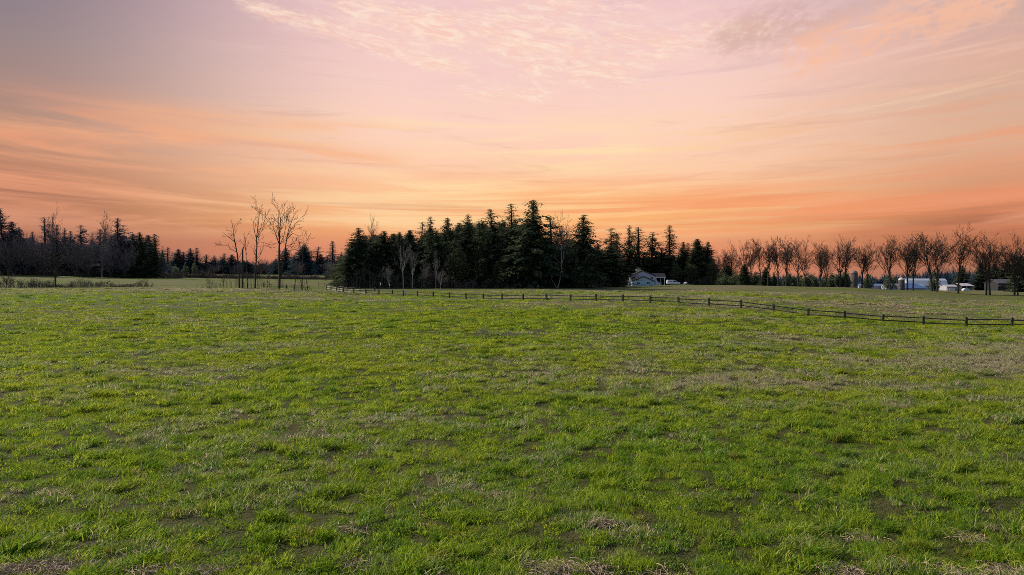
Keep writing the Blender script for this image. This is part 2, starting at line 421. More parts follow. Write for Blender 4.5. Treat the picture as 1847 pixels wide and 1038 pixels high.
X = np.concatenate([p[0] for p in parts_]); Y = np.concatenate([p[1] for p in parts_]); SC = np.concatenate([p[2] for p in parts_])
hn = vnoise(X, Y, .7)*.30 + vnoise(X, Y, 2.6)*.70
hole = vnoise(X + 40, Y, 1.1)*.5 + vnoise(X, Y + 60, 2.8)*.5
low_ = hole < .34
idx = np.where(hn > .74, 3, rs.randint(0, 3, len(X)))
dryv = vnoise(X*.55, Y, .12)*.5 + vnoise(X, Y, .5)*.5
u = rs.rand(len(X)); idx = np.where((u < .12 + .25*(dryv > .55)), 4, idx); idx = np.where((u > .95), 5, idx)
sc = SC*(.72 + .60*hn)*(.55 + .85*rs.rand(len(X))**1.2)
idx = np.where(low_ & (rs.rand(len(X)) < .75), np.where(rs.rand(len(X)) < .25, 4, 2), idx); hz_ = np.where(low_, .80, 1.0)*np.where(Y < 40, 1.2, 1.0)
pm = bpy.data.meshes.new('grass'); pm.vertices.add(len(X))
pm.vertices.foreach_set('co', np.stack([X, Y, ground_z(X, Y)], -1).ravel())
for nm_, ty, dat in (('t_idx', 'INT', idx.astype(np.int32)), ('t_scale', 'FLOAT', sc.astype(np.float32)), ('t_rot', 'FLOAT', ((rs.rand(len(X)) - .5)*3.0).astype(np.float32))):
    pm.attributes.new(nm_, ty, 'POINT').data.foreach_set('value', dat)
pm.attributes.new('t_size', 'FLOAT_VECTOR', 'POINT').data.foreach_set('vector', np.stack([sc, sc, np.minimum(sc, 1.0 + .25*(sc - 1.0))*hz_], -1).astype(np.float32).ravel())
pm.update()
grass = tag(link('grass', pm), 'short green pasture grass with dry brown patches covering the whole field', 'grass', kind='stuff')
ng = bpy.data.node_groups.new('scatter_grass', 'GeometryNodeTree')
ng.interface.new_socket('Geometry', in_out='INPUT', socket_type='NodeSocketGeometry')
ng.interface.new_socket('Geometry', in_out='OUTPUT', socket_type='NodeSocketGeometry')
gi = ng.nodes.new('NodeGroupInput'); go = ng.nodes.new('NodeGroupOutput')
ip = ng.nodes.new('GeometryNodeInstanceOnPoints'); ci = ng.nodes.new('GeometryNodeCollectionInfo')
ci.inputs['Collection'].default_value = pc; ci.inputs['Separate Children'].default_value = True; ci.inputs['Reset Children'].default_value = True
def nattr(name, ty):
    n = ng.nodes.new('GeometryNodeInputNamedAttribute'); n.data_type = ty; n.inputs[0].default_value = name
    return [o for o in n.outputs if o.enabled][0]
ng.links.new(gi.outputs[0], ip.inputs['Points']); ng.links.new(ci.outputs[0], ip.inputs['Instance'])
ip.inputs['Pick Instance'].default_value = True
ng.links.new(nattr('t_idx', 'INT'), ip.inputs['Instance Index'])
cx = ng.nodes.new('ShaderNodeCombineXYZ'); ng.links.new(nattr('t_rot', 'FLOAT'), cx.inputs[2]); ng.links.new(cx.outputs[0], ip.inputs['Rotation'])
ng.links.new(nattr('t_size', 'FLOAT_VECTOR'), ip.inputs['Scale']); ng.links.new(ip.outputs[0], go.inputs[0])
md = grass.modifiers.new('scatter', 'NODES'); md.node_group = ng

# straw lying along the mown edge at the bottom of the field
m_straw = paint('straw', (.38, .27, .18, 1), .8, .6, 8)
mb = MB(); rnd = random.Random(3)
def straw_heap(X0, Y0, w, d, n, h=.07, L=(.10, .38)):
    for _ in range(int(n*2.2)):
        x = X0 + rnd.gauss(0, w*.5); y = Y0 + rnd.gauss(0, d*.5); z = gz(x, y) + abs(rnd.gauss(0, 1))*h*.5 + .015
        a = rnd.uniform(0, 6.283); l = rnd.uniform(*L); wd = rnd.uniform(.002, .006)
        c_, s_ = math.cos(a), math.sin(a); dz = rnd.uniform(-.02, .05)
        p = [(x - c_*l/2, y - s_*l/2, z), (x, y, z + dz + .02), (x + c_*l/2, y + s_*l/2, z + rnd.uniform(-.02, .06))]
        mb.add([(q[0] - s_*wd, q[1] + c_*wd, q[2]) for q in p] + [(q[0] + s_*wd, q[1] - c_*wd, q[2] + .006) for q in p], [(0, 1, 4, 3), (1, 2, 5, 4)], rnd.random())
for px, w, n in ((20, .7, 420), (95, .8, 460), (290, .7, 130), (380, .5, 90), (640, .4, 50), (1000, .5, 150), (1080, .4, 90), (1200, .5, 130), (1290, .4, 80), (1530, .5, 120), (1610, .4, 70), (1720, .6, 170), (1830, .6, 190)):
    straw_heap(wx(px, 14.7), 14.7 + rnd.uniform(-.3, .25), w, .45, n)
for px, D, n in ((270, 15.7, 120), (1560, 16.3, 110), (1750, 16.5, 160), (640, 16.9, 80), (1085, 17.2, 90), (430, 24, 60), (1250, 19.5, 60)):
    straw_heap(wx(px, D), D, .35, .3, n)
tag(mb.build('dry_straw', m_straw), 'loose pinkish brown straw lying along the near edge of the field', 'straw', kind='stuff')

# ------------------------------------------------------------------ plant materials
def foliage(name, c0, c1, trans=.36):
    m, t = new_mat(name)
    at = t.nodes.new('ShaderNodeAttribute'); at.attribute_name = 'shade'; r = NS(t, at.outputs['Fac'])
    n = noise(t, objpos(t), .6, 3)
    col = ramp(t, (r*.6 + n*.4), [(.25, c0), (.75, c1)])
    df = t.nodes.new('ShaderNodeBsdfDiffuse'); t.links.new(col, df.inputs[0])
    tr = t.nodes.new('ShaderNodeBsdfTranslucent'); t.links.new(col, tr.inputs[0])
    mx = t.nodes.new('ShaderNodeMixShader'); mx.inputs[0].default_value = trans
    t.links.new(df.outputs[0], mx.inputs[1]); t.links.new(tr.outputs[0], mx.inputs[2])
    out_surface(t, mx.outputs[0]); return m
M = dict(
 fir=foliage('fir_needles', (.044, .060, .044, 1), (.135, .158, .082, 1)),
 fir_blue=foliage('far_fir_needles', (.085, .080, .115, 1), (.15, .145, .175, 1)),  # left wood: bluish haze put into the needle colour
 fir_mid=foliage('hazy_fir_needles', (.055, .090, .115, 1), (.095, .15, .17, 1)),  # farther firs: haze painted in as a blue needle tint
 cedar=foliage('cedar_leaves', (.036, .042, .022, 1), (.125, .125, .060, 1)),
 woods=foliage('far_woods_leaves', (.050, .075, .115, 1), (.075, .105, .135, 1)),  # woods on the horizon: blue of the haze put into the leaf colour
 bark=paint('dark_bark', (.045, .036, .030, 1), .9, .45, 2.0),
 bark_fir=paint('fir_bark', (.035, .026, .022, 1), .9, .45, 2.0),
 birch=paint('pale_bark', (.30, .27, .24, 1), .8, .35, 2.5),
 twig=paint('bare_twigs', (.038, .029, .026, 1), .9, .35, 1.0),
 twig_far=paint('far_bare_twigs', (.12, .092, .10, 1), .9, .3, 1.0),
 twig_pale=paint('pale_twigs', (.17, .14, .125, 1), .9, .3, 1.0),
 bramble=foliage('bramble_stems', (.050, .036, .034, 1), (.19, .145, .13, 1), .1),
 weed=foliage('dead_weed_stems', (.19, .155, .15, 1), (.42, .36, .34, 1), .3),
)

# ------------------------------------------------------------------ conifers
def conifer_mesh(seed, H=20.0, Rr=4.0, nb=150, droop=.28, base=.06, ragged=.35, spray=1.0, power=.85, lean_top=0.0, low=False):
    rn = random.Random(seed); tr, cr = MB(), MB()
    bend = [rn.uniform(-.25, .25), rn.uniform(-.25, .25)]
    ax = lambda z: (bend[0]*(z/H)**2*1.5 + lean_top*max(0, z/H - .8)*5, bend[1]*(z/H)**2*1.5)
    zs = [0, .1, .3, .55, .8, .93, 1.0]
    tr.tube([(ax(z*H)[0], ax(z*H)[1], z*H - (.4 if z == 0 else 0)) for z in zs], [H*.016*(1 - z)**.9 + .03 for z in zs], 7)
    lop = [rn.uniform(.75, 1.2) for _ in range(6)]
    for i in range(nb):
        u = (i + rn.random())/nb; t_ = base + (1 - base)*(u**.93)
        if t_ > .995: continue
        prof = (1 - t_)**power * (1 if t_ > base + .1 else .65 + .35*(t_ - base)/.1)
        a = i*2.39996 + rn.uniform(-.5, .5)
        L = (Rr*prof*lop[int(a/1.0472) % 6]*(1 + ragged*rn.uniform(-1, 1)) + .22)
        sh = rn.random(); rise = -.18 + .60*t_ + rn.uniform(-.28, .26)
        c_, s_ = math.cos(a), math.sin(a); z0 = t_*H; ox, oy = ax(z0)
        P = lambda s: Vector((ox + c_*L*s, oy + s_*L*s, z0 + L*(rise*s - droop*s*s*1.4 + .10*s**4)))
        step_ = .75 if low else .46
        n = max(2, int(L/step_))
        cr.add([P(0) + Vector((0, 0, .05)), P(.5) + Vector((0, 0, .05)), P(1), P(.5) - Vector((0, 0, .04)), P(0) - Vector((0, 0, .05))], [(0, 1, 3, 4), (1, 2, 3)], .2)
        for j in range(n + 1):
            s = .10 + .9*(j + rn.uniform(-.3, .3))/n
            s = min(max(s, .05), 1.0); p = P(s)
            for side in (-1, 1) if j < n else (0,):
                for rep in range(1 if low else 3):
                    da = a + side*rn.uniform(.5, 1.15); l = spray*rn.uniform(.55, 1.15)*(.48 + .42*(1 - s))*min(1.6, .22 + L*.46)*(1.5 if low else 1.0)
                    l *= .82; w = l*rn.uniform(.20, .36) + .03
                    d = Vector((math.cos(da), math.sin(da), rn.uniform(-1.0, .25))); q = p + Vector((rn.uniform(-.12, .12), rn.uniform(-.12, .12), rn.uniform(-.42, .22)*min(1, L*.4)))
                    sd_ = Vector((-d.y, d.x, rn.uniform(-.5, .5)))*w
                    cr.add([q, q + d*l*.5 + sd_*.6, q + d*l, q + d*l*.45 - sd_*.6], [(0, 1, 2, 3)], min(1, max(0, sh*.6 + rn.random()*.4)))
    return tr.mesh('trunk'), cr.mesh('crown')

CON = {}
def proto(kind, var):
    key = (kind, var)
    if key in CON: return CON[key]
    s = hash((kind, var)) if False else sum(map(ord, kind))*13 + var*101
    par = dict(
        full=dict(nb=230, Rr=4.6, ragged=.48, power=.64, droop=.30, base=.04, spray=1.1),
        grand=dict(nb=210, Rr=5.0, ragged=.62, power=.66, droop=.22, base=.05, spray=1.1),
        spire=dict(nb=150, Rr=2.9, ragged=.50, power=.60, droop=.38, base=.06, spray=.95),
        ragged=dict(nb=125, Rr=4.4, ragged=.75, power=.58, droop=.20, base=.08, spray=1.0),
        thin=dict(nb=105, Rr=2.6, ragged=.65, power=.50, droop=.22, base=.10, spray=.85),
        bent=dict(nb=150, Rr=4.2, ragged=.6, power=.68, droop=.24, base=.05, spray=1.0, lean_top=1.0),
        dense=dict(nb=300, Rr=5.0, ragged=.22, power=.62, droop=.30, base=.03, spray=1.15),
        far=dict(nb=60, Rr=4.4, ragged=.4, power=.8, droop=.25, base=.04, spray=1.2, low=True),
    )[kind]
    CON[key] = conifer_mesh(s, **par); return CON[key]
RAD = dict(full=4.6, grand=5.0, spire=2.9, ragged=4.4, thin=2.6, bent=4.2, dense=5.0, far=4.4)
MC = {}
def mesh_with(me, mat):
    k = (me.name, mat.name)
    if k not in MC:
        if len(me.materials) == 0: me.materials.append(mat); MC[k] = me
        else:
            m2 = me.copy(); m2.materials.clear(); m2.materials.append(mat); MC[k] = m2
    return MC[k]
rt = random.Random(11)
def conifer(px, top, D, wpx, kind, var, label, mat='fir', group=None, name='conifer_tree'):
    X, Y = wx(px, D), D; zg = gz(X, Y) - .25
    H = wz(top, D) - zg
    o = thing(name, label, 'conifer', (X, Y, zg), rt.uniform(0, 6.28), group)
    a, b = proto(kind, var); sxy = (wpx*(1.45 if kind == 'thin' else 1.0)*D/F/2)/RAD[kind]/.62; sz_ = H/20.0
    for nm_, me, mt in (('trunk', a, M['bark_fir']), ('crown', b, M[mat])):
        c_ = link(nm_, mesh_with(me, mt), o)
    o.scale = (sxy, sxy, sz_)
    return o

# ------------------------------------------------------------------ bare trees
def grow(mbk, rn, p, d, L, r, depth, maxd, spread, up, k=4, minr=.022, dens=1.0):
    n = max(2, int(L/ (0.9 if depth < 2 else .6))); n = min(n, 8)
    pts, rr = [p.copy()], [r]; q = p.copy(); dd = d.copy()
    kids = []
    for i in range(n):
        dd = (dd + Vector((rn.gauss(0, .13), rn.gauss(0, .13), rn.gauss(0, .06) + up*.12))).normalized()
        q = q + dd*(L/n); f = (i + 1)/n
        pts.append(q.copy()); rr.append(max(minr, r*(1 - .72*f)))
        if depth < maxd and f > .2: kids.append((q.copy(), dd.copy(), f, rr[-1]))
    mbk[min(depth, len(mbk) - 1)].tube(pts, rr, 5 if depth == 0 else (4 if depth == 1 else 3), cap=False)
    for q, dd, f, r2 in kids:
        nk = 1 if rn.random() < .55*dens else 2
        if rn.random() > .92*dens: continue
        for _ in range(nk):
            ax_ = Vector((rn.gauss(0, 1), rn.gauss(0, 1), rn.gauss(0, 1))).cross(dd)
            if ax_.length < .01: continue
            ang_ = spread*rn.uniform(.6, 1.25)
            nd = (Matrix.Rotation(ang_, 3, ax_.normalized()) @ dd)
            grow(mbk, rn, q, nd, L*rn.uniform(.38, .62)*(1.1 - .45*f), max(minr, r2*.62), depth + 1, maxd, spread, up, k, minr, dens)

def bare_mesh(seed, H=16.0, limbs=None, trunk=.33, spread=.72, up=.55, nl=6, maxd=2, r0=.24, dens=1.0, minr=.024, width=.5):
    """bare deciduous tree: trunk, forking limbs, fine twigs"""
    rn = random.Random(seed); tm, cm = MB(), MB()
    if limbs is None:
        th = H*trunk; lx, ly = rn.uniform(-.3, .3), rn.uniform(-.3, .3)
        top = Vector((lx, ly, th))
        tm.tube([(0, 0, -.4), (0, 0, .15), (lx*.4, ly*.4, th*.5), top], [r0*1.7, r0*1.15, r0, r0*.9], 7)
        for i in range(nl):
            a = i*2.4 + rn.uniform(-.4, .4); lead = (i == 0)
            tilt = .06 if lead else rn.uniform(.25, .62)*width*2
            d = Vector((math.sin(tilt)*math.cos(a), math.sin(tilt)*math.sin(a), math.cos(tilt)))
            st = Vector((lx, ly, th*rn.uniform(.62, 1.0))) if not lead else top - Vector((0, 0, .1))
            grow([tm, cm], rn, st, d, (H - th)*(.95 if lead else rn.uniform(.62, .95)), r0*(.72 if lead else rn.uniform(.36, .55)), 0, maxd, spread, up, minr=minr, dens=dens)
    else:
        for pts in limbs:
            P = [Vector((x, y, z)) for x, y, z, r in pts]; rr = [r for *_, r in pts]
            tm.tube(P, rr, 7)
            for i in range(1, len(P)):
                seg = P[i] - P[i-1]
                if P[i].z < H*.30: continue
                for q in range(max(1, int(seg.length*.8*dens))):
                    f = rn.random(); b = P[i-1] + seg*f; a = rn.uniform(0, 6.28); dd = seg.normalized()
                    ax_ = Vector((math.cos(a), math.sin(a), .2)).cross(dd)
                    nd = Matrix.Rotation(spread*rn.uniform(.6, 1.2), 3, ax_.normalized()) @ dd
                    grow([cm], rn, b, nd, H*rn.uniform(.07, .18), max(minr, rr[i]*.45), 1, maxd, spread, up, minr=minr, dens=dens)
    return tm.mesh('trunk'), cm.mesh('crown')
BARE = {}
def bare_proto(kind, var):
    k = (kind, var)
    if k not in BARE:
        par = dict(row=dict(H=16, trunk=.34, nl=9, spread=.66, up=.9, width=.47, maxd=3, r0=.22, minr=.025, dens=.84),
                   slim=dict(H=16, trunk=.38, nl=6, spread=.62, up=.9, width=.36, maxd=3, r0=.20, minr=.028, dens=.9),
                   wide=dict(H=16, trunk=.26, nl=9, spread=.68, up=.85, width=.46, maxd=3, r0=.21, minr=.024, dens=.84),
                   pale=dict(H=16, trunk=.45, nl=5, spread=.6, up=.9, width=.36, maxd=3, r0=.17, minr=.019),
                   bushy=dict(H=16, trunk=.08, nl=13, spread=.7, up=.8, width=.60, maxd=2, r0=.18, minr=.030))[kind]
        BARE[k] = bare_mesh(sum(map(ord, kind))*7 + var*31, **par)
    return BARE[k]
def bare(px, top, D, kind, var, label, bark='bark', twig='twig', group=None, sxy=1.0, name='bare_tree', meshes=None, H0=16.0, sink=.1, rz=None):
    X, Y = wx(px, D), D; zg = gz(X, Y) - sink
    o = thing(name, label, 'bare tree', (X, Y, zg), rt.uniform(0, 6.28) if rz is None else rz, group)
    a, b = meshes or bare_proto(kind, var); s = (wz(top, D) - zg)/H0
    link('trunk', mesh_with(a, M[bark]), o); link('crown', mesh_with(b, M[twig]), o)
    o.scale = (s*sxy, s*sxy, s); return o

# ------------------------------------------------------------------ leafy masses and thickets
def leafy_mesh(seed, blobs, n, size, mbk=None):
    rn = random.Random(seed); m = mbk or MB()
    tot = sum(b[3]*b[4]*b[5] for b in blobs)**1.0
    for (x, y, z, rx, ry, rz_) in blobs:
        for _ in range(max(20, int(n*rx*ry*rz_/tot))):
            v = Vector((rn.gauss(0, 1), rn.gauss(0, 1), rn.gauss(0, 1))).normalized()*(rn.random()**.35)*rn.uniform(.8, 1.12)
            p = Vector((x + v.x*rx, y + v.y*ry, z + v.z*rz_)); s = size*rn.uniform(.5, 1.3)
            if p.z < -.1: continue
            a = Vector((rn.gauss(0, 1), rn.gauss(0, 1), rn.gauss(0, .7))).normalized(); b = a.orthogonal().normalized()
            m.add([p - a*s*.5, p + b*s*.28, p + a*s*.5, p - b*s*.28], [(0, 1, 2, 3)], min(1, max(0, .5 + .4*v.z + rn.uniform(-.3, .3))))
    return m
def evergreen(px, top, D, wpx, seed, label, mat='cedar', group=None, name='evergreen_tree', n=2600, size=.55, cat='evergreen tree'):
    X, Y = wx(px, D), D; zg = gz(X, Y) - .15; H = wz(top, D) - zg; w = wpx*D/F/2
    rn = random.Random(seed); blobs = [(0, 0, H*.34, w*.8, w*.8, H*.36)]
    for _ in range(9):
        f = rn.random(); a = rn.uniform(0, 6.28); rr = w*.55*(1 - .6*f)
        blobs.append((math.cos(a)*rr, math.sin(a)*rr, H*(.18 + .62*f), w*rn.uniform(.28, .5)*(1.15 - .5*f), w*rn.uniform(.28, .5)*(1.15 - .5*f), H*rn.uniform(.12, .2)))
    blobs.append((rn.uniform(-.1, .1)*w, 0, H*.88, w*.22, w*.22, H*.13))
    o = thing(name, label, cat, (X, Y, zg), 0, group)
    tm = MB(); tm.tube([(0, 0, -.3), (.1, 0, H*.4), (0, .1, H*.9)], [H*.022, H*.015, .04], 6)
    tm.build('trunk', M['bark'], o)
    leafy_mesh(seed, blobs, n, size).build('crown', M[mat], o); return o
def thicket(px0, px1, h, D, seed, label, dens=9.0, mat='bramble', depth=2.2, group=None, name='bramble_thicket', cat='shrub', leaf=.5, rad_=.022, rise=.7, fleck=1.0):
    """arching bare stems with leaf flecks, standing along a strip of ground"""
    rn = random.Random(seed); X0, X1 = wx(px0, D), wx(px1, D); L = X1 - X0; xc = (X0 + X1)/2; zc = gz(xc, D)
    m = MB()
    for i in range(int(L*dens)):
        x = rn.uniform(-L/2, L/2); y = rn.gauss(0, depth*.4)
        fade = min(1, (L/2 - abs(x))/(L*.12) + .35); hh = h*fade*(.22 + 1.5*float(vnoise(x + seed*3.1, y, .33))**1.6)*rn.uniform(.6, 1.15)
        a = rn.uniform(0, 6.28); out = hh*rn.uniform(.15, 1.1)*(1.2 - rise); z0 = gz(xc + x, D + y) - zc - .05; sh = rn.random()
        p = [Vector((x, y, z0)), Vector((x + math.cos(a)*out*.35, y + math.sin(a)*out*.35, z0 + hh*.75)), Vector((x + math.cos(a)*out*.8, y + math.sin(a)*out*.8, z0 + hh)), Vector((x + math.cos(a)*out*1.3, y + math.sin(a)*out*1.3, z0 + hh*rn.uniform(.65, 1.1)))]
        m.tube(p, [rad_, rad_*.8, rad_*.6, rad_*.35], 3, sh, cap=False)
        for _ in range(3):
            f = rn.uniform(.3, 1); b = p[1].lerp(p[2], f); a2 = rn.uniform(0, 6.28); l = hh*rn.uniform(.15, .4)
            m.tube([b, b + Vector((math.cos(a2)*l, math.sin(a2)*l, l*rn.uniform(-.1, .9)))], [rad_*.6, rad_*.35], 3, sh, cap=False)
        for _ in range(int(leaf*10)):
            f = rn.random(); b = p[0].lerp(p[2], f) + Vector((rn.gauss(0, .3)*fleck, rn.gauss(0, .3)*fleck, rn.gauss(0, .15)*h)); s = rn.uniform(.1, .28)*fleck
            if b.z < z0: continue
            u_ = Vector((rn.gauss(0, 1), rn.gauss(0, 1), rn.gauss(0, 1))).normalized(); w_ = u_.orthogonal()
            m.add([b - u_*s*.5, b + w_*s*.3, b + u_*s*.5, b - w_*s*.3], [(0, 1, 2, 3)], rn.random()*.7)
    o = m.build(name, M[mat]); o.location = (xc, D, zc); return tag(o, label, cat, group)

# ================================================================== PLACEMENT
# ------------------------------------------------------------------ split rail fence across the pasture
m_wood = paint('fence_wood', (.050, .040, .034, 1), .85, .45, 5, (1, 1, .25))
m_wood_sunlit = paint('sunlit_rail_wood', (.34, .30, .26, 1), .8, .35, 5, (.3, 1, 1))  # weathered rails, with sunlight on the left end put into the paler colour
rf = random.Random(8)
def rail_fence(pxs, bys, ds, label, H=1.08, rails=(.30, .78), pw=.118, pale=(), group=None, rad_=.075, name='rail_fence', post_mat=None, rail_mat=None):
    pts = []
    for p, b, d in zip(pxs, bys, ds):
        x = wx(p, d); pts.append(Vector((x, d, gz(x, d))))
    c0 = pts[len(pts)//2].copy()
    root = thing(name, label, 'fence', c0, 0, group)
    for i, p in enumerate(pts):
        q = p - c0; d = (pts[min(i+1, len(pts)-1)] - pts[max(i-1, 0)]); an = math.atan2(d.y, d.x)
        m = MB(); h = H*rf.uniform(.95, 1.07); w = pw
        m.add([(-w, -w, -.4), (w, -w, -.4), (w, w, -.4), (-w, w, -.4), (-w*.92, -w*.92, h - .03), (w*.92, -w*.92, h - .03), (w*.92, w*.92, h - .03), (-w*.92, w*.92, h - .03),
               (-w*.6, -w*.6, h + .015), (w*.6, -w*.6, h + .015), (w*.6, w*.6, h), (-w*.6, w*.6, h)],
              [(0, 1, 5, 4), (1, 2, 6, 5), (2, 3, 7, 6), (3, 0, 4, 7), (4, 5, 9, 8), (5, 6, 10, 9), (6, 7, 11, 10), (7, 4, 8, 11), (8, 9, 10, 11)])
        o = m.build('post', post_mat or m_wood, root); o.location = q; o.rotation_euler = (rf.uniform(-.05, .05), rf.uniform(-.05, .05), an)
    for i in range(len(pts) - 1):
        a, b = pts[i] - c0, pts[i+1] - c0
        for f in rails:
            za, zb = f*H + rf.uniform(-.05, .05), f*H + rf.uniform(-.05, .05); m = MB()
            mid_ = (a + b)/2 + Vector((0, 0, (za + zb)/2 - rf.uniform(-.01, .025)))
            m.tube([a + Vector((0, 0, za)), mid_, b + Vector((0, 0, zb))], [rad_*.8, rad_, rad_*.85], 6)
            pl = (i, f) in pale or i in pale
            m.build('rail', m_wood_sunlit if pl else (rail_mat or m_wood), root)
    return root
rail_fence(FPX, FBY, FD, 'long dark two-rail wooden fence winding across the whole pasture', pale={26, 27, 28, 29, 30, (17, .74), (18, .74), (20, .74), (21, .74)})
DL = FD[26]
rail_fence([676, 649, 626, 612], [0]*4, [DL + 12, DL + 14, DL + 17, DL + 24], 'short back stretch of rail fence behind the fence corner at the left end', H=1.05)
rail_fence(list(range(447, 566, 14)), [0]*9, [181]*9, 'thin grey single-rail fence at the foot of the tall bare trees', H=1.1, rails=(.78, .4), pw=.05, rad_=.032, name='field_fence', rail_mat=paint('grey_rail', (.13, .115, .10, 1), .8, .3, 4))
rail_fence([574, 586, 598, 610], [0]*4, [215]*4, 'faint thin fence left of the brown bramble mound', H=1.1, rails=(.75,), pw=.045, rad_=.025, name='field_fence')
# small sign on the fence
d_ = float(fence_at(730)[0]) - .15; x_ = wx(730.5, d_); m = MB()
o = thing('fence_sign', 'small pale blue board hung on the fence beside a dark post', 'sign', (x_, d_, gz(x_, d_)))
m.box(-.24, .24, -.012, .012, .28, .80); m.build('board', paint('pale_blue_board', (.42, .52, .68, 1), .5, .12, 4), o)
m = MB(); m.box(-.24, .24, -.02, -.014, .50, .56); m.box(-.1, .1, -.02, -.014, .36, .40); m.build('marking', paint('sign_marking', (.16, .24, .42, 1), .5, .15, 6), o)
def marker(px, top, bot, D, label, two=True):
    x = wx(px, D); z = gz(x, D); h = wz(top, D) - z
    o = thing('marker_post', label, 'marker post', (x, D, z))
    m = MB(); m.tube([(0, 0, -.2), (0, 0, h*.62)], [.09, .085], 6); m.build('stake', m_wood, o)
    m = MB(); m.tube([(0, 0, h*.62), (0, 0, h*.97), (0, 0, h)], [.10, .10, .05], 6); m.build('cap', paint('white_cap', (.75, .73, .70, 1), .5, .1, 4), o)
marker(686.4, 510, 518, 196, 'thin dark marker post with a white top before the wood')
marker(703, 513, 519, 197, 'short marker post with a white top right below the bare brush near the wood')
marker(970.5, 515.5, 519.5, 198, 'small white-topped stake at the foot of the tallest fir')

# ------------------------------------------------------------------ left wood beyond the far field
G1 = 'conifers of the left wood'
LW = [ # px, top, D, width, kind, var, label
 (4, 376, 318, 46, 'ragged', 0, 'tall ragged fir cut by the left picture edge'),
 (24, 399, 322, 40, 'full', 0, 'broad dark fir second from the left edge'),
 (36, 410, 325, 30, 'full', 1, 'dark fir stepping down beside the broad fir at the left edge'),
 (82, 391, 330, 22, 'thin', 0, 'spindly thin-topped fir standing above the left wood, the leftmost spire'),
 (59, 418, 335, 26, 'spire', 0, 'small pointed fir left of the leftmost thin spire'),
 (103, 405, 330, 24, 'spire', 1, 'pointed fir just right of the leftmost thin spire'),
 (116, 411, 335, 24, 'ragged', 1, 'short ragged fir behind the lone bare tree on the left'),
 (128, 417, 335, 26, 'spire', 0, 'low pointed fir midway between the lone bare tree and the forked spire'),
 (146, 406, 328, 34, 'ragged', 0, 'bushy-topped fir in the middle of the left wood'),
 (167, 419, 335, 18, 'thin', 1, 'small thin fir right of the bushy-topped fir of the left wood'),
 (180, 413, 325, 28, 'spire', 1, 'narrow dark fir beside the pale leaning bare stem in the left wood'),
 (212, 393, 318, 48, 'ragged', 1, 'tall open-branched fir, highest of the right half of the left wood'),
 (231, 432, 322, 30, 'full', 0, 'lower fir leaning against the right side of the tall open-branched fir'),
 (253, 419, 315, 38, 'full', 1, 'dense black fir, left one of the end pair of the left wood'),
 (280, 422, 312, 36, 'spire', 0, 'dense dark fir that ends the left wood on its right'),
]
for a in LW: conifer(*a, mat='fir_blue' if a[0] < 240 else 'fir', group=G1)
rl = random.Random(21)
for i in range(16): conifer(-14 + i*18.5 + rl.uniform(-5, 5), rl.uniform(421, 441), 345 + rl.uniform(-4, 10), rl.uniform(40, 56), rl.choice(['full', 'dense']), rl.randint(0, 1), 'dark inner fir of the left wood hidden up to its top', 'fir_blue', 'inner conifers of the left wood')
for px, top, v, lab in ((14, 424, 0, 'purplish bare tree at the left picture edge of the left wood'), (46, 428, 1, 'purplish bare tree under the gap left of the leftmost spire'), (70, 434, 0, 'bare tree right under the leftmost thin spire'),
                        (135, 436, 1, 'bare brown tree in the left wood between two small firs'), (160, 438, 0, 'bare brown tree below the small thin fir of the left wood'), (200, 440, 1, 'bare tree at the left foot of the tall open-branched fir'), (226, 446, 0, 'bare tree at the right foot of the tall open-branched fir')):
    bare(px, top, 306, 'bushy', v, lab, twig='twig_far', group='bare trees fronting the left wood', sxy=.85)
bare(99, 393, 322, 'slim', 0, 'tall bare tree whose twigs rise above the left wood behind the lone tree', twig='twig_far', sxy=.6)
bare(184, 402, 312, 'slim', 1, 'pale bare tree with a leaning top in the middle of the left wood', bark='birch', twig='twig_far', sxy=.7)
bare(100, 440, 186, 'wide', 0, 'lone wide bare tree standing in the brambles of the left field', twig='twig', sxy=1.35)
bare(12, 481, 186, 'wide', 1, 'small bare tree in the brambles at the left picture edge', sxy=1.2)
thicket(-20, 130, 1.4, 186, 1, 'grey bramble strip around the lone bare tree in the left field', dens=16, rad_=.02, leaf=.7, fleck=.9, rise=.5)
thicket(125, 272, 1.25, 187, 2, 'low grey bramble strip right of the lone bare tree', dens=16, rad_=.02, leaf=.7, fleck=.9, rise=.5)
thicket(55, 100, 3.0, 187, 3, 'taller bare bush beside the trunk of the lone bare tree', dens=14, rise=.9, leaf=.6, rad_=.022, fleck=.8)
thicket(-20, 160, 3.0, 322, 4, 'dark hedge under the left wood, the stretch at the left edge', leaf=1.3, fleck=2.2, rise=.8, dens=15, depth=3)
thicket(150, 330, 2.7, 322, 5, 'dark hedge along the far left field below the end of the left wood', leaf=1.3, fleck=2.2, rise=.8, dens=15, depth=3)
thicket(322, 432, 2.6, 330, 6, 'dark brown hedge between the left wood and the tall bare trees', leaf=1.3, fleck=2.2, rise=.8, dens=15, depth=3)
thicket(425, 512, 1.8, 334, 7, 'low hedge far behind the tall bare trees', leaf=1.3, fleck=2.2, rise=.8, dens=15, depth=3)
thicket(505, 600, 2.0, 334, 8, 'low dark hedge at the right end of the far green field', leaf=1.3, fleck=2.2, rise=.8, dens=15, depth=3)

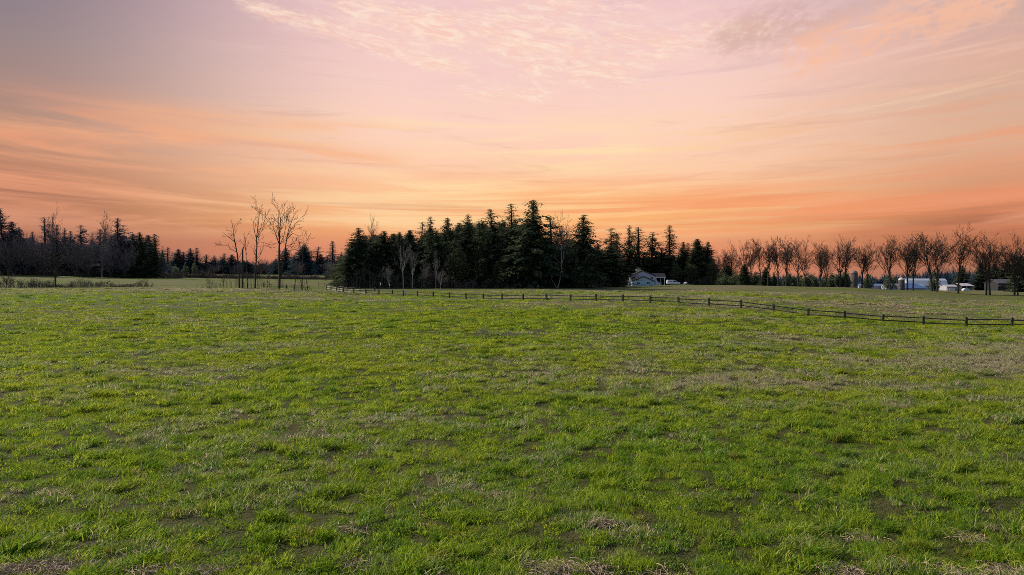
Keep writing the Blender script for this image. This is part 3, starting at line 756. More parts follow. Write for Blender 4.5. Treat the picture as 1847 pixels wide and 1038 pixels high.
# ------------------------------------------------------------------ hazy conifers far behind the bare trees
G2 = 'hazy far conifers behind the tall bare trees'
ML = [
 (302, 446, 480, 18, 'thin', 0, 'thin hazy fir just past the end of the left wood'),
 (320, 449, 470, 26, 'full', 0, 'hazy blue fir right of the small far house'),
 (331, 454, 475, 18, 'spire', 1, 'small hazy fir between the two taller hazy firs near the far house'),
 (342, 448, 468, 24, 'full', 1, 'hazy fir, left one of the close tall pair near the far house'),
 (355, 447, 472, 26, 'spire', 0, 'hazy fir, right one of the close tall pair near the far house'),
 (370, 459, 480, 20, 'thin', 1, 'sparse hazy fir left of the leaning bare tree'),
 (385, 461, 480, 24, 'ragged', 0, 'ragged hazy fir left of the leaning bare tree'),
 (404, 457, 478, 28, 'ragged', 1, 'hazy fir seen through the left branches of the leaning bare tree'),
 (417, 459, 474, 24, 'full', 0, 'hazy fir seen behind the trunk of the leaning bare tree'),
 (440, 470, 480, 26, 'full', 1, 'low hazy fir behind the broken snag'),
 (497, 467, 476, 26, 'full', 0, 'low hazy fir left of the big forked bare tree'),
 (514, 447, 470, 30, 'full', 1, 'hazy fir seen right behind the big forked bare tree'),
 (530, 460, 475, 24, 'spire', 1, 'small hazy fir right of the big forked bare tree'),
 (549, 441, 440, 36, 'dense', 0, 'broad round-topped dark fir behind the slender bare tree'),
 (571, 445, 470, 22, 'thin', 0, 'thin hazy fir right of the broad round-topped fir'),
 (580, 458, 468, 24, 'full', 0, 'low hazy fir before the gap left of the central wood'),
 (600, 435, 455, 26, 'spire', 0, 'tall hazy blue fir standing alone left of the central wood'),
 (590, 463, 465, 24, 'full', 1, 'low hazy fir at the left foot of the tall hazy blue fir'),
 (614, 457, 462, 26, 'full', 0, 'low hazy fir tucked behind the left edge of the central wood'),
]
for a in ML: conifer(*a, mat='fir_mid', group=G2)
for i in range(15): conifer(292 + i*22.5 + rl.uniform(-6, 6), rl.uniform(466, 476), 500 + rl.uniform(-8, 10), rl.uniform(28, 38), 'dense', rl.randint(0, 1), 'low hazy fir filling the far tree line behind the bare trees', 'fir_mid', 'low far conifers filling the tree line')
evergreen(317, 477, 400, 15, 41, 'small dark round evergreen in front of the far house', 'fir', size=.5, n=900)
evergreen(334, 474, 400, 17, 42, 'small dark round evergreen, middle of three by the far hedge', 'fir', size=.5, n=900)
evergreen(351, 469, 400, 15, 43, 'small pointed dark evergreen, rightmost of three by the far hedge', 'fir', size=.5, n=900)
for px, top, v, lab in ((385, 476, 0, 'brown bare tree behind the far hedge left of the leaning tree'), (468, 468, 1, 'brown bare tree far behind between the slim forked tree and the big forked tree'), (478, 471, 0, 'low brown bare tree left of the big forked trunk far behind'), (540, 474, 0, 'brown bare tree far behind the right stem of the big forked tree'), (597, 476, 1, 'grey brown bare tree in front of the tall hazy blue fir'), (430, 478, 1, 'brown bare tree far behind the broken snag')):
    bare(px, top, 400, 'bushy', v, lab, twig='twig_far', group='far brown bare trees', sxy=1.3)
# far small house
x_, d_ = wx(305, 405), 405.0; o = thing('house', 'small far house with a dark gable roof at the end of the left wood', 'house', (x_, d_, gz(x_, d_)))
m = MB(); m.prism([(-2.3, -.5), (2.3, -.5), (2.3, 3.0), (0, 4.3), (-2.3, 3.0)], 0, 7); m.build('wall', paint('grey_siding', (.11, .115, .14, 1), .8, .2, 3), o)
m = MB(); m.prism([(-2.8, 2.75), (0, 4.35), (2.8, 2.75), (2.8, 2.95), (0, 4.58), (-2.8, 2.95)], -.35, 7.3); m.build('roof', paint('dark_shingles', (.035, .035, .042, 1), .8, .3, 4), o)
m = MB(); m.box(-.7, .7, -.05, -.01, 1.0, 2.2); m.build('window', paint('dark_glass', (.02, .025, .03, 1), .2, .1, 2), o)

# ------------------------------------------------------------------ tall bare trees left of centre
def limbs_px(px0, base, D, paths, r0, seed):
    """limbs traced in metres from the trunk foot; depth offsets drawn at random"""
    rn = random.Random(seed); k = D/F; out = []
    for path in paths:
        n = len(path); oy = rn.uniform(-1.4, 1.4); res = []
        for i, (px, py, r) in enumerate(path):
            f = i/max(1, n - 1); r *= .52; res.append(((px - px0)*k, oy*f*(1 if path[0][1] < base - 5 else .25) + rn.uniform(-.1, .1), (base - py)*k, max(r, .03)))
        out.append(res)
    return out
DB = 172.0
def tall(px, base, top, paths, seed, label, **kw):
    kw.setdefault('maxd', 3); kw['dens'] = kw.get('dens', 1)*1.3; L = limbs_px(px, base, DB, paths, .2, seed); H = (base - top)*DB/F
    bare(px, top, DB, None, 0, label, meshes=bare_mesh(seed, H=H, limbs=L, **kw), H0=H, rz=0, sink=0)
tall(432, 519, 410, [[(432, 521, .42), (431, 495, .33), (428.5, 460, .27), (424, 437, .20), (421.5, 425, .13), (421.5, 411, .04)], [(424, 437, .14), (414, 428, .10), (403, 419, .04)], [(428, 455, .13), (418, 450, .10), (410, 443, .07), (394, 441, .035)], [(422, 430, .09), (425, 420, .05), (424, 408, .03)], [(421, 424, .08), (417, 415, .05), (420, 410, .03)]], 61, 'leaning bare tree with a curved trunk, leftmost of the tall bare trees', dens=1.0, spread=.6, up=.4, minr=.026)
tall(437.5, 519, 446, [[(437.5, 521, .46), (437, 500, .38), (437.5, 470, .33), (437, 452, .30), (438, 446, .16)], [(437, 452, .12), (440, 448, .08), (441, 446, .06)], [(437, 468, .10), (431, 462, .05)]], 62, 'thick broken dead snag right beside the leaning bare tree', dens=.15, spread=.6, minr=.03)
tall(446.5, 519, 428, [[(446.5, 521, .22), (445, 490, .17), (443.5, 450, .12), (443, 428, .03)], [(444, 455, .08), (440, 440, .05), (437, 434, .03)], [(444, 450, .07), (447, 437, .03)]], 63, 'thin bare tree between the snag and the slim forked tree', dens=.9, spread=.5, up=.7, minr=.024)
tall(460, 519, 376, [[(460, 521, .38), (461, 490, .31), (463, 445, .25), (463, 428, .22), (465.5, 405, .14), (468, 385, .07), (468, 376, .03)], [(463, 432, .15), (458.5, 420, .11), (456, 408, .07), (454.5, 400, .03)], [(463.5, 428, .14), (469, 412, .09), (471.5, 396, .05), (471, 384, .03)], [(463, 443, .10), (469, 436, .07), (480, 437, .03)], [(464, 428, .09), (472, 417, .06), (478, 411, .03)], [(463.5, 444, .08), (475, 443, .05), (482, 444, .03)]], 64, 'slim tall bare tree with an upright forked crown', dens=1.0, spread=.5, up=.8, minr=.026)
tall(504, 519, 372, [[(504, 521, .55), (504, 490, .44), (503.5, 450, .36), (504.5, 420, .24), (506, 398, .13), (503, 373, .03)], [(503.5, 440, .22), (497, 420, .16), (488, 402, .10), (478, 391, .035)], [(506, 500, .34), (511, 470, .27), (515, 440, .22), (519, 415, .16), (526, 395, .09), (532, 385, .03)], [(503.5, 430, .2), (500.5, 410, .14), (501, 390, .08), (499, 374, .03)], [(516, 432, .13), (528, 420, .09), (537, 424, .05), (543, 426, .03)], [(517, 425, .13), (527, 408, .09), (538, 395, .04)], [(515, 443, .11), (528, 438, .07), (540, 436, .03)], [(504, 442, .15), (512, 425, .12), (516, 405, .08), (519, 390, .04)], [(506, 400, .09), (512, 388, .06), (516, 378, .03)], [(514, 455, .09), (527, 448, .05), (538, 450, .03)]], 65, 'biggest bare tree with two forking stems and a wide fine crown', dens=1.15, spread=.6, up=.5, minr=.027)
tall(544.5, 519, 424, [[(544.5, 521, .26), (545.5, 490, .21), (546, 460, .15), (547, 440, .10), (547, 424, .03)], [(546, 452, .09), (551, 440, .06), (556, 426, .03)], [(546, 458, .08), (541, 446, .05), (539, 432, .03)]], 66, 'slender bare tree on the right, in front of the round-topped far fir', dens=1.1, spread=.6, up=.6, minr=.026)
tall(532, 518, 475, [[(531, 520, .17), (533, 500, .13), (537, 475, .04)], [(533, 498, .06), (538, 490, .03)]], 67, 'short leaning bare sapling between the biggest bare tree and the slender one', dens=.6)
tall(483, 519, 492, [[(483, 521, .13), (482.5, 505, .09), (482, 492, .03)], [(487, 519, .10), (486, 508, .07), (485, 496, .03)]], 68, 'twin short saplings left of the biggest bare tree', dens=.5)
tall(402, 519, 470, [[(402, 521, .10), (403, 500, .08), (400, 475, .03)], [(402, 512, .06), (408, 495, .03)]], 69, 'grey bare sapling in the brush left of the leaning bare tree', dens=1.2)
tall(556, 518, 490, [[(556, 520, .12), (553, 505, .09), (552, 492, .03)]], 70, 'short stubby sapling right of the slender bare tree', dens=1)
thicket(368, 450, 3.6, 175, 11, 'bare grey brush around the foot of the leaning tree', dens=8, rise=.8, leaf=.3, fleck=.6, rad_=.02)
thicket(446, 505, 2.6, 176, 12, 'thin bare brush between the slim tree and the biggest bare tree', dens=8, rise=.8, leaf=.3, fleck=.6, rad_=.02)
thicket(500, 565, 2.7, 176, 13, 'bare brush around the foot of the biggest bare tree', dens=8, rise=.8, leaf=.3, fleck=.6, rad_=.02)

# ------------------------------------------------------------------ the central wood
G3 = 'conifers of the central wood'
CW = [
 (634, 436, 206, 42, 'full', 0, 'outermost low fir at the left end of the central wood'),
 (650, 411, 210, 58, 'full', 1, 'bushy double-topped fir near the left end of the central wood'),
 (668, 428, 216, 40, 'ragged', 1, 'ragged fir under the bare twigs right of the double-topped fir'),
 (692, 417, 214, 54, 'dense', 0, 'rounded dense fir behind the pale thin trunks, left side'),
 (720, 418, 214, 36, 'full', 0, 'small pointed fir left of the two pale trunks'),
 (738, 415, 215, 48, 'dense', 1, 'broad dense fir right behind the two pale trunks'),
 (759, 400, 222, 22, 'thin', 0, 'thin see-through spire left of the necked fir'),
 (775, 391, 210, 40, 'spire', 0, 'slim fir with a narrow tufted neck in the central wood'),
 (806, 393, 216, 46, 'full', 1, 'fir with a slim pointed leader right of the necked fir'),
 (788, 425, 208, 44, 'full', 0, 'lower full fir between the necked fir and the slim leader'),
 (846, 387, 212, 62, 'bent', 0, 'broad twin-topped fir left of the high middle of the wood'),
 (867, 398, 218, 44, 'ragged', 0, 'ragged fir right of the broad twin-topped fir'),
 (889, 376, 212, 60, 'bent', 1, 'high dark fir with a leaning ragged top'),
 (906, 396, 220, 50, 'ragged', 1, 'ragged fir right of the leaning ragged top'),
 (924, 367, 216, 32, 'thin', 1, 'see-through thin spire left of the tallest fir'),
 (926, 408, 208, 60, 'full', 0, 'full dark fir under the see-through thin spire'),
 (964, 360, 204, 74, 'grand', 0, 'tallest fir of the wood, with broad uneven tiers'),
 (996, 390, 214, 30, 'thin', 0, 'half-bare thin fir at the right shoulder of the tallest fir'),
 (985, 428, 212, 54, 'dense', 0, 'dense low fir under the half-bare thin fir'),
 (1050, 387, 206, 58, 'full', 1, 'clear-cut pyramid fir standing apart at the right of the wood'),
 (1028, 448, 216, 44, 'dense', 1, 'low dense fir behind the white leaning trunk'),
 (1080, 440, 262, 36, 'full', 0, 'low fir in the gap right of the pyramid fir'),
 (1102, 411, 316, 44, 'ragged', 0, 'open fir, first of the right-hand end of the wood'),
 (1112, 421, 320, 30, 'spire', 1, 'slim fir close right of the open fir'),
 (1135, 406, 318, 38, 'ragged', 1, 'tall open fir above the left corner of the blue house'),
 (1151, 410, 312, 34, 'thin', 1, 'thin see-through spire behind the chimney of the blue house'),
 (1175, 419, 318, 50, 'ragged', 0, 'dark-bodied fir with a bare tip behind the blue house'),
 (1192, 446, 322, 26, 'thin', 0, 'thin low fir behind the porch roof of the blue house'),
 (1208, 406, 315, 34, 'spire', 1, 'narrow lone spire fir behind the white van'),
 (1232, 436, 318, 30, 'full', 0, 'left one of the two small firs right of the lone spire'),
 (1241, 438, 322, 26, 'spire', 0, 'right one of the two small firs right of the lone spire'),
 (1258, 431, 316, 48, 'dense', 0, 'dense dome-shaped fir right of the white van'),
 (1276, 436, 318, 32, 'full', 1, 'fir on the right flank of the dense dome-shaped fir'),
]
for a in CW: conifer(*a, group=G3)
rc = random.Random(4)
for i in range(50):
    px = 628 + i*9.6 + rc.uniform(-4, 4)
    top = np.interp(px, [620, 650, 740, 850, 960, 1010, 1040, 1080, 1110], [468, 428, 424, 402, 400, 444, 426, 454, 432]) + rc.uniform(-5, 12)
    conifer(px, top, 228 + rc.uniform(-5, 12), rc.uniform(46, 68), rc.choice(['full', 'dense', 'dense']), rc.randint(0, 1), 'dark inner fir filling the depth of the central wood', 'fir', 'inner conifers of the central wood')
for i in range(15):
    px = 1090 + i*13.5 + rc.uniform(-4, 4)
    conifer(px, 462 + rc.uniform(-8, 10), 330 + rc.uniform(-4, 8), rc.uniform(30, 44), 'dense', rc.randint(0, 1), 'dark inner fir filling the wood behind the blue house', 'fir', 'inner conifers behind the blue house')
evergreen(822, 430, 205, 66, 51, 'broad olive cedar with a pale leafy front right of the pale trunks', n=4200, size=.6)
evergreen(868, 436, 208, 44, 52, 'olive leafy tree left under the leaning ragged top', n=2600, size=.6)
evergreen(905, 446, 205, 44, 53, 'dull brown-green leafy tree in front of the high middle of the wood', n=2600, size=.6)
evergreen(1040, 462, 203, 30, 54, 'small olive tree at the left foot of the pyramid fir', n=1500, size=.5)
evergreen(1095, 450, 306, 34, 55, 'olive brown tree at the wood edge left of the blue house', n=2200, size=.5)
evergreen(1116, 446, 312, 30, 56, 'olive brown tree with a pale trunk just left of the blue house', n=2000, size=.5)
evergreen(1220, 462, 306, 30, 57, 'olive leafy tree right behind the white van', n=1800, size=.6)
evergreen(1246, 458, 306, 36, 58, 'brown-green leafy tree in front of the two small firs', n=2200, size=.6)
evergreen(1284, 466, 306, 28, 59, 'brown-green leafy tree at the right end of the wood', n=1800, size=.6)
bare(667, 409, 218, 'slim', 1, 'bare twigs rising between the first two tops of the central wood', twig='twig_far', sxy=.6)
bare(727.5, 438, 199, 'pale', 0, 'pale bare trunk in front of the wood, left one of the pair', bark='birch', twig='twig_pale', sxy=.9)
bare(743.5, 448, 198, 'pale', 1, 'straight pale bare trunk in front of the wood, right one of the pair', bark='birch', twig='twig_pale', sxy=.7)
bare(702, 482, 199, 'wide', 0, 'small pale bare tree left of the pair of pale trunks', bark='birch', twig='twig_pale', sxy=.9)
bare(766, 476, 199, 'slim', 0, 'small grey bare tree right of the pair of pale trunks', twig='twig_pale', sxy=.8)
bare(786, 458, 200, 'pale', 1, 'crooked pale bare tree at the left edge of the olive cedar', bark='birch', twig='twig_pale', sxy=.6)
bare(795, 490, 197, 'wide', 1, 'low forked bare tree at the foot of the olive cedar', bark='birch', twig='twig_pale')
bare(1024, 416, 214, 'slim', 0, 'bare twiggy tree filling the gap left of the pyramid fir', twig='twig_far', sxy=1.2)
bare(1000, 405, 218, 'slim', 1, 'bare twiggy tree behind the half-bare thin fir', twig='twig_far', sxy=.8)
bare(1114, 452, 303, 'pale', 0, 'pale bare trunk at the wood edge left of the blue house', bark='birch', twig='twig_pale', sxy=.6)
DBi = 200.0
L = limbs_px(1005, 518, DBi, [[(1005, 520, .24), (1009.5, 505, .20), (1012.5, 485, .18), (1012, 460, .14), (1013.5, 440, .06)], [(1012.5, 480, .15), (1016, 462, .12), (1017, 445, .05)], [(1011, 474, .10), (1005, 468, .07), (998, 463, .04)], [(1004, 518, .10), (999, 508, .08), (995, 502, .05)]], .2, 71)
bare(1005, 440, DBi, None, 0, 'white leaning forked trunk in front of the dark gap left of the pyramid fir', bark='birch', twig='twig_pale', meshes=bare_mesh(71, H=78*DBi/F, limbs=L, dens=.6, minr=.024), H0=78*DBi/F, rz=0, sink=0)
thicket(598, 646, 2.4, 203, 21, 'rounded brown bramble mound at the left tip of the central wood', dens=16, depth=4)
thicket(632, 690, 4.6, 201, 22, 'purplish bare brush at the left foot of the central wood', dens=8, depth=3, rise=1.0)
thicket(684, 745, 4.0, 201, 23, 'grey bare brush behind the pair of pale trunks', dens=8, depth=3, rise=1.0)
thicket(740, 805, 4.2, 201, 24, 'grey bare brush right of the pair of pale trunks', dens=8, depth=3, rise=1.0)
thicket(800, 862, 2.6, 200, 25, 'low brush under the olive cedar', dens=9, depth=3, rise=.9)
thicket(858, 1010, 1.7, 203, 26, 'low dark brush along the foot of the tallest firs', dens=8, depth=3)
thicket(1005, 1100, 1.8, 208, 27, 'low dark brush along the foot of the pyramid fir', dens=8, depth=3)
thicket(1090, 1136, 2.2, 303, 28, 'low brush beside the left wall of the blue house', dens=10, depth=3)
thicket(1228, 1330, 2.6, 303, 29, 'dark brush along the right end of the wood', dens=10, depth=3)

# ------------------------------------------------------------------ blue house with porch
HD = 300.0; hx = wx(1159.5, HD); hz = -.35; sc_ = HD/F
m_wall = paint('lavender_siding', (.42, .40, .52, 1), .7, .08, 1.2, (.1, 1, 6)); m_wall2 = paint('light_blue_siding', (.33, .46, .57, 1), .7, .08, 1.2, (.1, 1, 6))
m_roof = paint('brown_shingles', (.10, .075, .068, 1), .85, .3, 3); m_trim = paint('dark_fascia', (.03, .025, .03, 1), .6, .2, 3)
m_white = paint('white_paint', (.72, .70, .68, 1), .5, .08, 3); m_glass = paint('window_glass', (.025, .03, .045, 1), .15, .2, 1); m_dark = paint('porch_shade', (.030, .028, .032, 1), .9, .3, 2)
H = thing('house', 'lavender and light blue gabled house with a side porch beside the wood', 'house', (hx, HD, hz))
m = MB(); m.prism([(-4.95, -1.2), (4.95, -1.2), (4.95, 4.15), (0, 6.1), (-4.95, 4.15)], 0, 11); wl = m.build('wall', m_wall, H)
m = MB(); m.prism([(-4.93, -1.2), (4.0, -1.2), (4.0, 1.95), (-.35, 3.75), (-4.93, 2.1)], -3.6, -.003); m.build('front_wing', m_wall2, H)
m = MB(); m.prism([(-5.35, 3.93), (0, 6.12), (5.35, 3.93), (5.35, 4.2), (0, 6.4), (-5.35, 4.2)], -.45, 11.4); m.build('roof', m_roof, H)
m = MB(); m.prism([(-5.36, 3.88), (0, 6.07), (5.36, 3.88), (5.36, 4.23), (0, 6.43), (-5.36, 4.23)], -.52, -.452); m.build('fascia', m_trim, H)
m = MB(); m.prism([(-5.25, 1.95), (-.35, 3.76), (4.4, 1.78), (4.4, 2.02), (-.35, 4.02), (-5.25, 2.2)], -4.0, -.006); fr = m.build('wing_roof', m_roof, H)
m = MB(); m.prism([(-5.26, 1.88), (-.35, 3.70), (4.41, 1.71), (4.41, 2.05), (-.35, 4.06), (-5.26, 2.24)], -4.08, -4.002); m.build('wing_fascia', m_trim, H)
def window(x0, x1, z0, z1, y, parent):
    m = MB(); t_ = .09
    m.box(x0, x1, y - .06, y + .02, z0, z0 + t_); m.box(x0, x1, y - .06, y + .02, z1 - t_, z1); m.box(x0, x0 + t_, y - .058, y + .02, z0 + t_, z1 - t_); m.box(x1 - t_, x1, y - .058, y + .02, z0 + t_, z1 - t_)
    xm = (x0 + x1)/2; m.box(xm - .05, xm + .05, y - .056, y + .02, z0 + t_, z1 - t_)
    f = m.build('window', m_white, parent)
    m = MB(); m.box(x0 + .03, x1 - .03, y - .03, y + .01, z0 + .03, z1 - .03); m.build('pane', m_glass, f)
window(-4.45, -3.0, 2.72, 3.85, -.003, H); window(3.0, 4.3, 2.72, 3.9, -.003, H)
window(-3.2, -1.75, .75, 1.75, -3.6, H); window(.75, 2.3, .75, 1.8, -3.6, H)
m = MB(); m.box(-2.1, -.35, 3.2, 4.6, 5.0, 6.75); m.box(-2.2, -.25, 3.1, 4.7, 6.75, 6.87); m.build('chimney', m_white, H)
m = MB(); m.box(4.96, 9.2, 8.0, 8.2, -1, 3.7); m.box(6.9, 7.1, 4.2, 7.99, -1, 3.6); m.build('porch_wall', m_dark, H)
m = MB(); m.prism_x([(1.3, 3.55), (5.0, 5.0), (9.0, 3.6), (9.0, 3.75), (5.0, 5.2), (1.3, 3.75)], 4.7, 9.75); m.build('porch_roof', paint('porch_shingles', (.20, .14, .115, 1), .85, .3, 3), H)
m = MB(); m.box(4.97, 9.6, 1.38, 1.5, 3.25, 3.6); m.build('porch_beam', m_white, H)
for x in (5.55, 9.05): m = MB(); m.box(x - .2, x + .2, 1.3, 1.62, -1, 3.25); m.build('porch_post', m_white, H)
m = MB(); m.box(8.2, 8.45, 5.5, 5.8, -1, 3.7); m.build('porch_post', m_white, H)
m = MB(); m.prism([(5.95, -.8), (7.6, -.8), (7.6, 1.05), (6.9, 1.55), (5.95, 2.35), (5.95, 2.15)], 2.6, 2.75); m.build('stair_side', m_white, H)
for i in range(3): m = MB(); m.box(7.75 + i*.22, 7.83 + i*.22, 2.6, 2.68, -.8, 1.5); m.build('baluster', m_white, H)
m = MB(); m.box(2.15, 3.0, -4.5, -3.9, -.5, .55); o = m.build('barrel', paint('blue_plastic', (.03, .05, .16, 1), .5, .15, 3)); o.location = (hx, HD, hz); tag(o, 'small dark blue bin against the front wall of the blue house', 'bin'); o.name = 'storage_bin'

# white van
VD = 296.0; vx = wx(1202.5, VD); vz = gz(vx + 2.5, VD)
V = thing('van', 'white cargo van with blue lettering parked right of the house porch', 'van', (vx, VD, max(vz, wz(514.2, VD))))
m_van = paint('van_white', (.74, .73, .76, 1), .35, .06, 2)
m = MB()
body = [(.08, .38), (5.2, .38), (5.28, .75), (5.05, .98), (4.2, 1.12), (3.45, 1.72), (3.1, 1.92), (.35, 1.95), (.12, 1.75), (.02, 1.0)]
m.prism(body, -.92, .92); m.build('body', m_van, V)
m = MB(); m.prism([(2.45, 1.12), (3.98, 1.14), (3.4, 1.66), (2.45, 1.72)], -.935, -.921); m.build('window', m_glass, V)
m = MB(); m.prism([(4.16, 1.16), (4.22, 1.18), (3.52, 1.74), (3.46, 1.72)], -.8, .8); m.build('windscreen', m_glass, V)
m = MB(); m.box(2.30, 2.40, -.928, -.921, .45, 1.8); m.build('door_gap', m_trim, V)
for x in (1.05, 4.3):
    m = MB(); m.tube([(x, -.96, .33), (x, -.70, .33)], [.33, .33], 14); w_ = m.build('wheel', m_trim, V)
    m = MB(); m.tube([(x, -.975, .33), (x, -.961, .33)], [.18, .18], 10); m.build('hubcap', paint('grey_steel', (.3, .3, .32, 1), .4, .1, 4), w_)
m = MB()
def stroke(a, b, w=.11): 
    d = (Vector((b[0], 0, b[1])) - Vector((a[0], 0, a[1]))); n_ = Vector((-d.z, 0, d.x)).normalized()*w/2
    A_, B_ = Vector((a[0], -.929, a[1])), Vector((b[0], -.929, b[1])); m.add([A_ - n_, B_ - n_, B_ + n_, A_ + n_], [(0, 1, 2, 3)])
x = .5
for g in ([((.3, .5), (.02, .45)), ((.02, .45), (.02, .05)), ((.02, .05), (.3, 0))], [((0, 0), (0, .5)), ((0, .5), (.28, 0)), ((.28, 0), (.28, .5))], [((0, 0), (0, .5)), ((0, .25), (.28, .5)), ((0, .25), (.28, 0))], [((0, 0), (0, .5)), ((0, .25), (.28, .5)), ((0, .25), (.28, 0))]):
    for a, b in g: stroke((x + a[0], 1.12 + a[1]), (x + b[0], 1.12 + b[1]))
    x += .40
m.build('lettering', paint('blue_lettering', (.05, .07, .32, 1), .5, .1, 3), V)
x_ = wx(1237.5, 292); m = MB(); m.tube([(-.9, 0, 0), (-.75, 0, .35), (-.25, 0, .8), (.3, 0, .75), (.75, 0, .3), (.9, 0, 0)], [.2, .42, .55, .5, .4, .2], 8)
o = m.build('boulder', paint('pale_stone', (.55, .50, .50, 1), .9, .2, 2), smooth=True); o.location = (x_, 292, wz(514.3, 292) - .1); tag(o, 'small pale rounded boulder on the rise right of the white van', 'boulder')
# pale driveway in front of the van
m = MB(); n_ = 14
for i in range(n_):
    a, b = wx(1200 + i*3.6, 286), wx(1200 + (i + 1)*3.6, 286)
    m.add([(a, 284, gz(a, 284) + .05), (b, 284, gz(b, 284) + .05), (b, 290, gz(b, 290) + .05), (a, 290, gz(a, 290) + .05)], [(0, 1, 2, 3)])
tag(m.build('driveway', paint('pale_gravel', (.34, .31, .29, 1), .95, .2, 1.5)), None, None, kind='structure')

# ------------------------------------------------------------------ row of bare trees on the right
G4 = 'bare trees of the right-hand row'
RW = [ # px, base hint depth, top, kind, var, label, sxy
 (1306, 300, 455, 'bushy', 0, 'first low bare tree right of the end of the wood', 1.0),
 (1320, 296, 452, 'wide', 0, 'bare bushy-crowned tree, second from the end of the wood', .95),
 (1341, 262, 446, 'row', 0, 'bare tree rising behind the small dark fir near the wood end', 1.0),
 (1354, 268, 449, 'slim', 1, 'slim bare tree right of the small dark fir near the wood end', 1.0),
 (1372, 250, 440, 'slim', 0, 'slim upright bare tree left of the paired stems', 1.0),
 (1385, 252, 438, 'row', 1, 'bare tree with a small dark bush at its foot, left of the stout tree', .9),
 (1404, 246, 442, 'slim', 1, 'forked bare tree just left of the stout black-trunked tree', 1.3),
 (1418, 236, 437, 'row', 0, 'stout black-trunked bare tree in the middle of the row left of the silo', 1.1),
 (1440, 240, 439, 'slim', 0, 'bare tree right after the stout black-trunked tree', 1.2),
 (1452, 238, 455, 'row', 1, 'low-crowned bare tree between the stout tree and the pale forked tree', .9),
 (1480, 236, 445, 'row', 0, 'dark bare tree touching the pale forked tree', .95),
 (1491, 232, 452, 'wide', 1, 'pale wide-forked bare tree left of the dark bushes by the silo', 1.05),
 (1515, 234, 438, 'row', 1, 'bare tree left of the taller silo, above the left dark bush', 1.0),
 (1525, 232, 442, 'slim', 1, 'bare tree standing closest on the left of the taller silo', 1.3),
 (1555, 230, 447, 'slim', 0, 'narrow bare tree first on the right of the taller silo', 1.4),
 (1565, 229, 456, 'slim', 1, 'short narrow bare tree second on the right of the taller silo', 1.2),
 (1605, 222, 437, 'row', 0, 'full bare tree left of the small pale silo', 1.1),
 (1636.5, 219, 432, 'row', 1, 'bare tree right of the small pale silo, left one of its pair', 1.05),
 (1647, 218, 433, 'row', 0, 'bare tree in front of the blue lean-to, right one of its pair', 1.05),
 (1681, 214, 433, 'slim', 0, 'bare tree in front of the big barn roof, left one of its pair', 1.4),
 (1690, 213, 435, 'wide', 1, 'low-forking bare tree in front of the big barn gable', .95),
 (1728.5, 211, 425, 'slim', 1, 'tall bare tree between the white shed and the open shelter', 1.05),
 (1779, 208, 440, 'row', 1, 'bare tree right of the open shelter, left one of its pair', 1.1),
 (1785.5, 207, 438, 'row', 0, 'bare tree left of the dark barn, right one of its pair', 1.15),
 (1830, 205, 440, 'row', 0, 'bare tree before the dark barn at the right, left one of the last pair', 1.15),
 (1836, 204, 444, 'wide', 0, 'bare tree at the right picture edge, right one of the last pair', 1.0),
]
for q_, (px, D, top, kind, v, lab, sx_) in enumerate(RW): bare(px, top, D, kind, v + 2*(q_ % 3), lab, group=G4, sxy=sx_, sink=.25)
for px, top, D, w, lab in ((1343, 476, 258, 20, 'small dark cone-shaped fir at the foot of a bare tree near the wood end'), (1381, 482, 262, 18, 'small dark fir under the paired bare stems left of the stout tree'), (1311, 478, 290, 30, 'low dark fir at the start of the bare row')):
    conifer(px, top, D, w, 'dense', 0, lab)
for i, (px, top, D, w, lab) in enumerate(((1512, 484, 262, 18, 'dark bush left of the taller silo, left one of two'), (1526, 482, 262, 20, 'dark bush close to the left side of the taller silo'), (1362, 490, 268, 22, 'low dark bush between the small dark firs near the wood end'),
        (1425, 492, 262, 26, 'low dark bush behind the stout black-trunked tree'), (1455, 494, 262, 22, 'low dark bush behind the low-crowned bare tree'), (1330, 486, 285, 24, 'low dark bush left of the small cone-shaped fir'), (1605, 486, 300, 30, 'dark rounded bush behind the full bare tree by the small silo'), (1565, 492, 300, 26, 'dark bush behind the two narrow bare trees right of the taller silo'),
        (1685, 484, 290, 26, 'dark leafy bush in front of the big barn roof'), (1640, 482, 420, 30, 'dark leafy tree behind the left end of the big barn'), (1500, 490, 265, 22, 'low dark bush under the pale wide-forked bare tree'), (1395, 492, 266, 18, 'low dark bush left of the forked bare tree'))):
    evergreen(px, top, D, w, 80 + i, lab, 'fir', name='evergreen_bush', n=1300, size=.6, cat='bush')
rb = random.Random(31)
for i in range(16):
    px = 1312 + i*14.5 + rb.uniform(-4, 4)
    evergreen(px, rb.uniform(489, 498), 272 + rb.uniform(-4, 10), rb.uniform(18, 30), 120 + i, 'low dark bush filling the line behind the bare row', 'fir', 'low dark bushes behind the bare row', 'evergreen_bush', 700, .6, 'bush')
for px, top, D, w, k, lab in ((1843, 462, 330, 40, 'dense', 'dark fir behind the last bare tree at the right picture edge'), (1818, 470, 430, 36, 'full', 'dark fir behind the dark barn, left of the edge fir'), (1735, 479, 440, 22, 'full', 'dark fir behind the open shelter'), (1768, 480, 440, 26, 'full', 'dark fir behind the pair of bare trees right of the open shelter'), (1795, 476, 440, 34, 'dense', 'broad dark fir behind the left end of the dark barn')):
    conifer(px, top, D, w, k, 1, lab)

